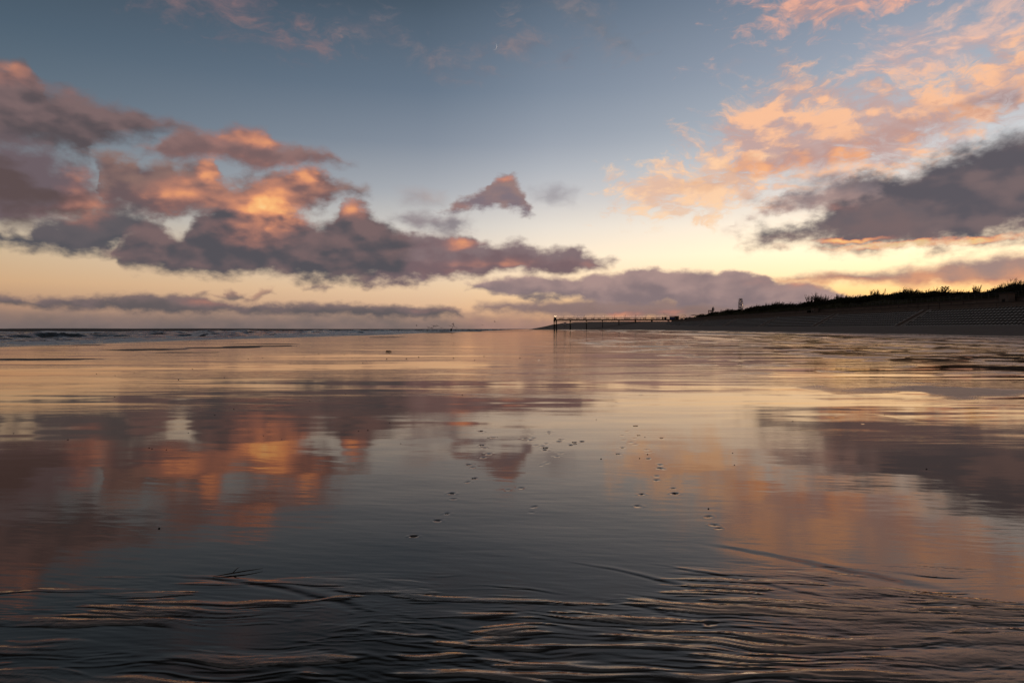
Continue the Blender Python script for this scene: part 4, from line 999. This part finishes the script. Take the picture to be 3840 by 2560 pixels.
# benches
bn = None
def bench(loc, lab, gr):
    e = empty('bench', loc, -TH); tag(e, lab, 'bench', gr)
    MB().box((0, 0, .45), (2.6, .5, .08)).build('seat', M_deck, e); MB().box((0, .25, .75), (2.6, .07, .55)).build('backrest', M_deck, e)
    for s_ in (-1.1, 1.1): MB().box((s_, 0, .22), (.1, .45, .42)).build('leg', M_iron, e)
    return e
for i, x in enumerate((5.6, 6.6, 12.6, 13.9, 19.6, 25.2, 31.5, 36.9, 43.5, 49.8, 58.0, 60.4, 66.5, 73.0, 79.5, 84.0, 88.0)):
    if bn is None: bn = bench(pier_pt(x, 1.6, DZ), 'dark slatted bench on the pier deck', 'benches along the pier')
    else: copy_tree(bn, pier_pt(x, 1.6 if i % 3 else 6.8, DZ))

def person(loc, rz, h, label, coat, lean=0.0, stride=0.12, sit=False, group=None):
    """a far off figure: one skin-modified body with hair and coat"""
    me_ = bpy.data.meshes.new('person'); s_ = h / 1.75
    pts = [(0, 0, .95), (0, 0, 1.2), (0, 0, 1.42), (0, 0, 1.52), (0, .02, 1.66), (-.10, 0, .9), (-.11, stride, .5), (-.11, stride * 1.2, .07), (-.11, stride * 1.2 + .16, .04), (.10, 0, .9), (.11, -stride, .5), (.11, -stride * 1.6, .07), (.11, -stride * 1.6 + .16, .04),
           (-.19, 0, 1.40), (-.25, -.04, 1.12), (-.24, .06, .86), (-.24, .09, .77), (.19, 0, 1.40), (.25, .04, 1.12), (.24, .10, .88), (.24, .13, .79)]
    ed = [(0, 1), (1, 2), (2, 3), (3, 4), (0, 5), (5, 6), (6, 7), (7, 8), (0, 9), (9, 10), (10, 11), (11, 12), (2, 13), (13, 14), (14, 15), (15, 16), (2, 17), (17, 18), (18, 19), (19, 20)]
    rad = [.15, .14, .15, .06, .105, .10, .07, .05, .045, .10, .07, .05, .045, .07, .055, .042, .035, .07, .055, .042, .035]
    me_.from_pydata([(x * s_, (y + lean * z) * s_, z * s_) for x, y, z in pts], ed, []); o = bpy.data.objects.new('person', me_); COL.objects.link(o)
    sk = o.modifiers.new('skin', 'SKIN'); sv = me_.skin_vertices[0].data
    for i, r_ in enumerate(rad): sv[i].radius = (r_ * s_, r_ * s_)
    sv[0].use_root = True; o.modifiers.new('sub', 'SUBSURF').levels = 1; me_.materials.append(coat)
    o.location = loc; o.rotation_euler = (0, 0, rz); tag(o, label, 'person', group); return o
M_coat = plain('dark_clothes', (0.020, 0.020, 0.026, 1), 0.9, 0.1, 0.2, 6); M_coat2 = plain('grey_clothes', (0.05, 0.045, 0.045, 1), 0.9, 0.1, 0.2, 6)
person(pier_pt(25.6, 2.6, DZ), .4, 1.75, 'person in dark clothes leaning at the rail near the seaward end of the pier', M_coat, .06)
person(pier_pt(26.3, 3.0, DZ), 2.4, 1.68, 'person standing close beside the one leaning at the pier rail', M_coat2, 0, .05)
person(pier_pt(47.5, 2.0, DZ), 1.2, 1.72, 'lone person standing halfway along the pier deck', M_coat, 0, .1)
person(pier_pt(70.0, 2.4, DZ), -1.3, 1.72, 'person walking on the pier well short of the blue kiosk', M_coat2, .04, .2)
for (px, py_, lab, ln) in ((2051, 1219, 'person stooping on the low dune left of the pier', .28), (2055, 1217.5, 'person standing upright on the low dune left of the pier', .0)):
    Yq = 800.0; xq = NX(px) * Yq; person((xq, Yq, tz(xq, Yq) - .05), .5, 1.8, lab, M_coat, ln)

# kiosk
kx = (2503 - 2075.5) / 2560 * 556
kk = empty('kiosk', pier_pt(kx, 1.2, DZ), -TH); tag(kk, 'blue and grey kiosk with a red edged roof on the pier deck', 'kiosk')
MB().box((1.9, 1.5, .75), (3.7, 3.0, 1.5)).build('blue_front', M_blue, kk); MB().box((1.9, 1.5, 1.78), (3.7, 2.96, .55)).build('white_band', M_white, kk)
MB().box((5.45, 1.5, 1.15), (3.3, 3.0, 2.3)).build('grey_store', M_conc2, kk); MB().box((1.8, 1.5, 2.42), (4.2, 3.6, .28)).build('red_roof', M_red, kk)
MB().box((5.5, 1.5, 2.44), (3.6, 3.5, .24)).build('store_roof', M_iron, kk); MB().box((5.4, -.03, 1.0), (1.0, .08, 1.9)).build('door', M_black, kk)
for x, w_, h_, lab in (((2477 - 2075.5) * .2172, .9, 1.9, 'narrow dark cabinet on the pier left of the blue kiosk'), ((2487 - 2075.5) * .2172, 1.6, 1.8, 'square blue-grey cabinet on the pier beside the kiosk')):
    cb = empty('cabinet', pier_pt(x, 1.0, DZ), -TH); tag(cb, lab, 'cabinet')
    MB().box((0, 0, h_ / 2), (w_, .9, h_)).build('body', M_coat2 if w_ < 1 else M_blue, cb); MB().box((0, -.47, h_ / 2), (w_ * .8, .05, h_ * .85)).build('door', M_iron, cb)
# tall thin flag poles by the kiosk
for px, py_, hh in ((2484, 1174, 1), (2491, 1179, 0)):
    fp = empty('flag_pole', pier_pt((px - 2075.5) * .2172, 5.5, DZ), -TH); tag(fp, 'tall thin pole with a lamp on top left of the blue kiosk' if hh else 'shorter thin pole next to the tall one by the blue kiosk', 'pole')
    H_ = HZ(py_, 556) - DZ; MB().tube([(0, 0, 0), (0, 0, H_)], .05, 5).build('post', M_iron, fp); MB().ball((-.25, 0, H_), .2, 7, 5, .6).build('lamp_head', M_iron, fp)
# amusements at the landward end: small carousel wheel, posts, pavilion
cw = empty('fairground_wheel', (NX(2564) * 552, 552, 7.4)); tag(cw, 'small spoked fairground wheel standing behind the pier railings', 'ride')
mb = MB(); Rr = 1.9
mb.tube([(Rr * math.cos(t * .3307), 0, 3.7 + Rr * math.sin(t * .3307)) for t in range(20)], .08, 5)
mb.build('rim', M_iron, cw); mb = MB()
for k in range(10): mb.bar((0, 0, 3.7), (Rr * math.cos(k * .628), 0, 3.7 + Rr * math.sin(k * .628)), .035)
mb.build('spokes', M_iron, cw); mb = MB(); mb.bar((-1.2, 0, 0), (0, 0, 3.7), .1); mb.bar((1.2, 0, 0), (0, 0, 3.7), .1); mb.build('stand', M_iron, cw)
for j, (px, w_, h_, mt, lab) in enumerate(((2575, 3.0, 3.4, M_coat2, 'dark round-topped stall behind the small spoked wheel'), (2586, 2.2, 3.9, M_white, 'pale narrow booth with a lit front near the pavilion'), (2556, 1.6, 2.8, M_white, 'small pale booth left of the spoked wheel'))):
    st = empty('stall', (NX(px) * 550, 550, 7.4)); tag(st, lab, 'stall')
    MB().box((0, 0, h_ * .4), (w_, 2.4, h_ * .8)).build('walls', mt, st); MB().add([(-w_ * .6, -1.5, h_ * .8), (w_ * .6, -1.5, h_ * .8), (w_ * .6, 1.5, h_ * .8), (-w_ * .6, 1.5, h_ * .8), (0, 0, h_)], [(0, 1, 4), (1, 2, 4), (2, 3, 4), (3, 0, 4), (3, 2, 1, 0)]).build('roof', M_iron, st)
    MB().box((0, -1.22, h_ * .5), (w_ * .7, .06, .5)).build('lit_front', M_glow, st)
random.seed(8)
fl = None
for i, px in enumerate((2549, 2553, 2560, 2568, 2574, 2580, 2584, 2590)):
    H_ = random.uniform(3.4, 4.6); e = lamp_post((NX(px) * 548, 548 + (i % 3), 7.6), 'thin lamp post among the amusements at the shore end of the pier', 'lamp posts at the amusements', H_)
pv = empty('pavilion', (NX(2592) * 552, 552, 7.4), -.05); tag(pv, 'open pavilion with thin flat roof and lights beneath it, where the pier starts', 'pavilion')
RW = (2645 - 2590) / 2560 * 552; zr = HZ(1182, 552) - 7.4
MB().add([(0, -3, zr - .1), (RW, -3, zr - .5), (RW, 6, zr - .5), (0, 6, zr - .1), (1.2, -3, zr + .35), (RW, -3, zr - .2), (RW, 6, zr - .2), (1.2, 6, zr + .35)], [(3, 2, 1, 0), (4, 5, 6, 7), (0, 1, 5, 4), (1, 2, 6, 5), (2, 3, 7, 6), (3, 0, 4, 7)]).build('roof', M_iron, pv)
for k in range(5): MB().box((1.5 + k * 2.4, -2.6, zr / 2 - .2), (.16, .16, zr - .2)).build('column', M_iron, pv)
MB().box((RW * .62, 4.5, zr / 2 - .3), (RW * .7, .3, zr - .6)).build('back_wall', M_conc2, pv)
for k, (x, s_) in enumerate(((1.6, .2), (2.4, .16), (3.1, .14), (4.4, .13), (6.6, .16), (7.9, .10))): MB().ball((x, -2.8, zr - .75 - .25 * (k % 3)), s_, 7, 5).build('lamp', M_glow, pv)

# ride tower and gateway behind the dune
rt = empty('ride_tower', (NX(2672) * 600, 600, 8.0)); tag(rt, 'slender tower with leaf shaped panels rising above the dune near the pier', 'tower'); k6 = 600 / 2560.0
zt = lambda py_: HZ(py_, 600) - 8.0
MB().box((0, 0, zt(1163) / 2), (1.1, 1.1, zt(1163)), taper=.75).build('shaft', M_conc2, rt)
MB().add([(-.5, -.2, zt(1166)), (.5, -.2, zt(1166)), (.9, -.2, zt(1156)), (.5, -.2, zt(1149)), (-.1, -.2, zt(1152)), (-.7, -.2, zt(1158)), (-.5, .2, zt(1166)), (.5, .2, zt(1166)), (.9, .2, zt(1156)), (.5, .2, zt(1149)), (-.1, .2, zt(1152)), (-.7, .2, zt(1158))],
         [(5, 4, 3, 2, 1, 0), (6, 7, 8, 9, 10, 11)] + [(i, (i + 1) % 6, 6 + (i + 1) % 6, 6 + i) for i in range(6)]).build('leaf_panel', M_black, rt)
MB().tube([(.4, 0, zt(1167)), (1.2, 0, zt(1162)), (1.3, 0, zt(1154))], [.32, .3, .16], 6).build('side_arm', M_conc2, rt)
gt = empty('gateway', (NX(2664) * 598, 598, 8.0)); tag(gt, 'red and white gateway frame at the foot of the slender tower', 'gateway')
for s_ in (-1, 1): MB().box((s_ * 1.1 - .6, 0, zt(1164) / 2), (.55, .6, zt(1164))).build('pillar', M_red, gt)
MB().box((.1, 0, zt(1164.5)), (4.2, .7, .8)).build('lintel', M_coat2, gt); MB().box((1.9, .2, zt(1170) / 2 + .1), (1.7, 1.2, zt(1170))).build('white_block', M_white, gt)

# big wheel seen almost edge on
FD = 640.0; fw = empty('ferris_wheel', (NX(2777) * FD, FD, 8.0)); tag(fw, 'tall ferris wheel seen edge on behind the dune shrubs', 'ferris wheel')
zc = 10.0; top_ = HZ(1119, FD) - 8.0; RR = (top_ - 1.5) / 2 * 1.0; zc = top_ - RR
ang = math.atan2(NX(2777), 1) + R(6.0)          # wheel plane lies almost along the line of sight
def fwp(t, off, r_=RR): return (off * math.cos(ang) + r_ * math.cos(t) * math.sin(ang), -off * math.sin(ang) + r_ * math.cos(t) * math.cos(ang), zc + r_ * math.sin(t))
for off in (-1.15, 1.15):
    MB().tube([fwp(i * math.pi / 24, off) for i in range(49)], .11, 5).build('rim', M_iron, fw)
    MB().tube([fwp(i * math.pi / 24, off * .98, RR * .78) for i in range(49)], .08, 5).build('inner_ring', M_iron, fw)
    mb = MB()
    for k in range(16): mb.bar(fwp(0, off, 0), fwp(k * math.pi / 8, off), .06)
    mb.build('spokes', M_iron, fw)
mb = MB()
for k in range(32): mb.bar(fwp(k * math.pi / 16, -1.15), fwp(k * math.pi / 16, 1.15), .07); mb.bar(fwp(k * math.pi / 16, -1.15), fwp((k + 1) * math.pi / 16, 1.15), .05)
mb.build('cross_bars', M_iron, fw)
MB().tube([fwp(0, -2.6, 0), fwp(0, 2.6, 0)], .4, 8).build('axle', M_iron, fw)
for k in range(16):
    c = fwp((k + .5) * math.pi / 8, 0, RR * .97); e = MB(); e.box((c[0], c[1], c[2] - .75), (1.3, 1.1, .7), -ang); e.box((c[0], c[1], c[2] + .35), (1.5, 1.2, .12), -ang)
    for s_ in (-1, 1): e.bar((c[0] + s_ * .6 * math.cos(ang), c[1] - s_ * .6 * math.sin(ang), c[2] - .5), (c[0] + s_ * .6 * math.cos(ang), c[1] - s_ * .6 * math.sin(ang), c[2] + .35), .05)
    e.build('gondola', M_red if k % 4 == 1 else M_coat2, fw)
for off in (-2.4, 2.4):
    for t in (-1, 1): MB().bar(fwp(0, off, 0), (fwp(0, off * 1.1, 0)[0] + t * 6.5 * math.sin(ang), fwp(0, off * 1.1, 0)[1] + t * 6.5 * math.cos(ang), 0), .2).build('support_leg', M_iron, fw)

# pale hut on the far dune, seen under the pier
Yh = 700.0; xh = NX(2119) * Yh; zh = HZ(1216.3, Yh)
hut = empty('beach_hut', (xh, Yh, zh)); tag(hut, 'small pale square hut on the far dune seen under the pier', 'hut')
MB().box((0, 0, 1.0), (2.5, 2.2, 1.9)).build('walls', M_white, hut); MB().box((-.1, 0, 2.02), (2.9, 2.6, .18)).build('roof', M_conc, hut)
for s_ in (-1, 1):
    for q in (-1, 1): MB().box((s_ * 1.0, q * .8, -1.5), (.16, .16, 3.1)).build('leg', M_black, hut)
# sparse fence pickets on the dune tail
random.seed(4)
pf = empty('picket_fence', (NX(2036) * 830, 830, tz(NX(2036) * 830, 830))); tag(pf, 'sparse leaning pickets on the tail of the far dune left of the pier', 'fence')
for i in range(11):
    x = -3.4 + i * .8; z0 = tz(pf.location.x + x, 830) - pf.location.z
    MB().bar((x, 0, z0 - .2), (x + random.uniform(-.2, .3), 0, z0 + random.uniform(.7, 1.3)), .05).build('picket', M_black, pf)

# ================================================================ groyne end: marker barrel, pole and stumps
gY = 427.0
gb = empty('marker_beacon', (NX(1692.5) * gY, gY, -.05)); tag(gb, 'dark barrel shaped beacon with a leaning pole at the end of the groyne', 'beacon')
MB().tube([(0, 0, -.3), (0, 0, .5), (0, 0, 1.25), (0, 0, 1.3), (0, 0, 1.75)], [.46, .42, .45, .60, .60], 12).build('barrel', M_black, gb)
MB().tube([(.25, 0, 1.5), (.8, 0, 2.9), (1.45, 0, 4.25)], [.14, .11, .10], 6).build('pole', M_black, gb); MB().ball((1.47, 0, 4.3), .24, 7, 5, 1.7).build('top_mark', M_black, gb)
random.seed(9); st0 = None
for (px, hh) in ((1602.8, 2.6), (1612, 2.3), (1623.5, 1.7), (1639, 2.3), (1648, .9), (1652, 1.8), (1660.5, 1.7), (1667.3, 1.8), (1675.3, 1.9), (1681, 3.1), (1689, 3.0)):
    Ys_ = np.interp(px, [1600, 1690], [365, 425]); hgt = hh / 2560 * Ys_ + .1; xs2 = NX(px) * Ys_
    if st0 is None:
        mb = MB(); mb.tube([(0, 0, -.4), (0, 0, .5), (.03, 0, 1.0)], [.27, .24, .20], 8); st0 = mb.build('groyne_stump', M_black)
        tag(st0, 'short dark wooden stump of the old groyne at the water\'s edge', 'stump', 'stumps of the old groyne'); o = st0
    else: o = st0.copy(); COL.objects.link(o)
    o.location = (xs2, Ys_, -.02); o.scale = (random.uniform(.8, 1.2), 1, hgt); o.rotation_euler = (0, random.uniform(-.12, .12), random.uniform(0, 6))
# low planks of the groyne and the mound around it
gp = empty('groyne', (NX(1650) * 395, 395, 0)); tag(gp, 'low line of dark timber planking running out from the beacon into the surf', 'groyne')
dv = Vector((NX(1692) * 427 - NX(1600) * 365, 427 - 365, 0)); ln_ = dv.length; az_ = math.atan2(dv.y, dv.x)
MB().box((0, 0, .02), (ln_, .25, .30), az_).build('planking', M_black, gp)
gp2 = empty('groyne', (NX(1755) * 432, 432, 0)); tag(gp2, 'low dark timber sill running right from the foot of the beacon', 'groyne'); MB().box((0, 0, .02), (NX(1800) * 432 - NX(1700) * 432, .3, .26), .05).build('planking', M_black, gp2)
rk = []
vs, fs = [], []
mbm = MB(); rndm = random.Random(6)
for i in range(24):
    for j in range(9):
        u, v_ = i / 23 * 2 - 1, j / 8 * 2 - 1; h = max(0, 1 - u * u) * max(0, 1 - v_ * v_) * .34 * (0.7 + rndm.random() * .6)
        vs.append((u * 9.5, v_ * 6, h - .04))
for i in range(23):
    for j in range(8): a = i * 9 + j; fs.append((a, a + 9, a + 10, a + 1))
mbm.add(vs, fs); mo = mbm.build('rubble_mound', M_black, smooth=True); mo.location = (NX(1625) * 330, 330, 0); tag(mo, 'low dark mound of rubble in the surf in front of the groyne stumps', 'rubble mound')

# ================================================================ gulls over the surf
def gull_mesh(f):
    mb = MB(); mb.tube([(-.22, 0, 0), (-.08, 0, .01), (.12, 0, .02), (.24, 0, .04)], [.02, .06, .055, .02], 6)
    return mb
def wing(s_, f):
    return MB().add([(.10, 0, .03), (.12, s_ * .34, .03 + .16 * f), (.02, s_ * .72, .03 + .06 * f), (-.06, s_ * .36, .03 + .14 * f), (-.08, 0, .02), (.10, 0, .015), (.12, s_ * .34, .015 + .16 * f), (.02, s_ * .70, .02 + .06 * f), (-.06, s_ * .36, .015 + .14 * f), (-.08, 0, .005)],
                    [(0, 1, 3, 4), (1, 2, 3), (9, 8, 6, 5), (8, 7, 6), (0, 5, 6, 1), (1, 6, 7, 2), (2, 7, 8, 3), (3, 8, 9, 4)])
M_gull = plain('gull_feathers', (0.10, 0.09, 0.09, 1), 0.8, 0.2, 0.3, 5)
g0 = empty('gull', (0, 0, 0)); tag(g0, 'small dark gull flying low over the surf left of the groyne beacon', 'bird', 'gulls over the surf')
gull_mesh(1).build('body', M_gull, g0)
for s_ in (-1, 1): wing(s_, 1.0).build('wing', M_gull, g0)
gl = [(1562, 1221), (1604, 1225), (1608, 1229), (1616, 1230), (1620, 1229.5), (1623, 1221), (1627, 1224), (1633, 1224), (1640, 1222), (1655, 1229), (1688, 1223), (1698, 1215), (1703, 1224), (1707, 1228), (1712, 1229), (1856, 1206), (1808, 1219)]
random.seed(14)
for i, (px, py_) in enumerate(gl):
    Yg = random.uniform(190, 240); loc = (NX(px) * Yg, Yg, HZ(py_, Yg))
    if i == 0: g0.location = loc; g0.rotation_euler = (.2, 0, .4)
    else:
        c = copy_tree(g0, loc, random.uniform(0, 6.28)); c.rotation_euler = (random.uniform(-.5, .5), random.uniform(-.3, .3), random.uniform(0, 6.28))
        if px == 1856: c['label'] = 'lone small gull high to the right of the groyne beacon'
        if px == 1808: c['label'] = 'lone small gull low to the right of the groyne beacon'

# ================================================================ bits and pieces on the sand
def gz(x, y_):
    X_ = np.array([[float(x)]]); Y_ = np.array([[float(y_)]]); return float((terrain(X_, Y_) + relief(X_, Y_))[0, 0])
def gp_(px, py_): Y_ = EYE * 2560 / (py_ - 1233.0); return NX(px) * Y_, Y_
x, y_ = gp_(880, 2157); dw = empty('driftwood', (x, y_, gz(x, y_) + .006), .25); tag(dw, 'thin dark stick lying on the wet sand, lower left', 'stick')
MB().tube([(-.13, -.03, 0), (-.04, -.008, .002), (.05, .006, .006), (.15, .035, .004)], [.0015, .004, .0035, .001], 6).build('stem', M_twig, dw); MB().tube([(-.02, 0, .004), (.0, .02, .02), (.012, .03, .024)], [.003, .002, .001], 5).build('side_twig', M_twig, dw)
x, y_ = gp_(1455, 1318.5); sw = empty('seaweed_clump', (x, y_, gz(x, y_))); tag(sw, 'dark clump of seaweed lying alone far out on the shining sand', 'seaweed'); rnd = random.Random(2); mb = MB()
for k in range(26):
    a_ = rnd.uniform(0, 6.28); l_ = rnd.uniform(.08, .26); mb.tube([(0, 0, .02), (l_ * .5 * math.cos(a_), l_ * .5 * math.sin(a_), .03 + rnd.uniform(0, .05)), (l_ * math.cos(a_), l_ * .8 * math.sin(a_), .008)], [.02, .016, .006], 5)
mb.build('fronds', M_black, sw)
random.seed(41); pb = None
PEB = [(1160, 1503), (875, 1533), (803, 1556), (985, 1634), (1054, 1648), (703, 1624), (620, 1687), (46, 1625), (428, 1488), (250, 1650), (1343, 1617), (1378, 1614), (1502, 1664), (2237, 1574), (555, 1680), (566, 1683), (590, 1985), (1460, 1585), (1733, 1480), (1295, 1478),
       (1320, 1343), (1570, 1338), (1450, 1345), (1524, 1344), (1700, 1342), (1815, 1335), (1360, 1361), (1780, 1350), (1195, 1327), (1290, 1330), (985, 1341), (930, 1345), (360, 1402), (430, 1408), (502, 1396), (720, 1383), (840, 1416), (668, 1423), (1140, 1338), (1950, 1341),
       (3312, 1412), (3267, 1424), (3426, 1460), (3480, 1760), (2975, 1580), (2400, 1720), (2430, 1705), (2750, 1700), (2660, 1910), (2757, 1745), (3320, 1555), (2255, 1722), (1865, 1640), (2420, 1640)]
for (px, py_) in PEB:
    x, y_ = gp_(px, py_); r_ = max(.009, 2.0 / 2560 * y_) * random.uniform(.7, 1.1)
    if pb is None:
        pb = MB().ball((0, 0, 0), 1.0, 10, 7, .6).build('pebble', M_black, smooth=True); o = pb
        tag(pb, 'small dark pebble lying by itself on the shining wet sand', 'pebble', 'pebbles scattered over the sand')
    else: o = pb.copy(); COL.objects.link(o)
    o.location = (x, y_, gz(x, y_) + r_ * .25); o.scale = (r_, r_ * random.uniform(.7, 1), r_); o.rotation_euler = (random.uniform(-.2, .2), random.uniform(-.2, .2), random.uniform(0, 6))
# crumbs of dark sand thrown up beside the deepest footprints
cl = None
for (px, py_, s_) in [(1675, 1929, .8), (1695, 1852, .9), (1778, 1795, 1), (2047, 1680, 1.3), (2155, 1659, 1.1), (2158, 1665, .9), (2185, 1656, .9), (2142, 1669, .8), (1808, 1670, 1.1), (1806, 1616, .8), (2385, 1598, 1.1), (2318, 1704, .9), (2432, 1721, .8), (2474, 1757, .9), (2482, 1643, .8), (1832, 1642, .7), (1812, 1704, .8), (1755, 1743, .8), (2397, 1633, .8), (2100, 1648, .7), (2043, 1688, .8), (1970, 1645, .7), (2527, 1833, .8), (2540, 1852, .9), (2660, 1941, .8), (2335, 1680, .7)]:
    x, y_ = gp_(px, py_); r_ = s_ * 7 / 2560 * y_
    if cl is None:
        rnd = random.Random(12); mb = MB()
        for k in range(14): q = rnd.uniform(.16, .38); mb.ball((rnd.uniform(-.95, .95), rnd.uniform(-.5, .5), q * .3), q, 7, 5, .7)
        cl = mb.build('sand_clods', M_black, smooth=True); o = cl; tag(cl, 'crumbled dark clods of sand in one of the footprints', 'sand clod', 'clods of sand in the footprints')
    else: o = cl.copy(); COL.objects.link(o)
    o.location = (x, y_, gz(x, y_) + .001); o.scale = (r_, r_ * 1.2, r_ * .45); o.rotation_euler = (0, 0, random.uniform(-.3, .3))

# ---------------------------------------------------------------- render settings
cy = sc.cycles
cy.max_bounces = 4; cy.diffuse_bounces = 2; cy.glossy_bounces = 3; cy.transmission_bounces = 2; cy.transparent_max_bounces = 8; cy.volume_bounces = 0
cy.caustics_reflective = False; cy.caustics_refractive = False; cy.sample_clamp_indirect = 6.0
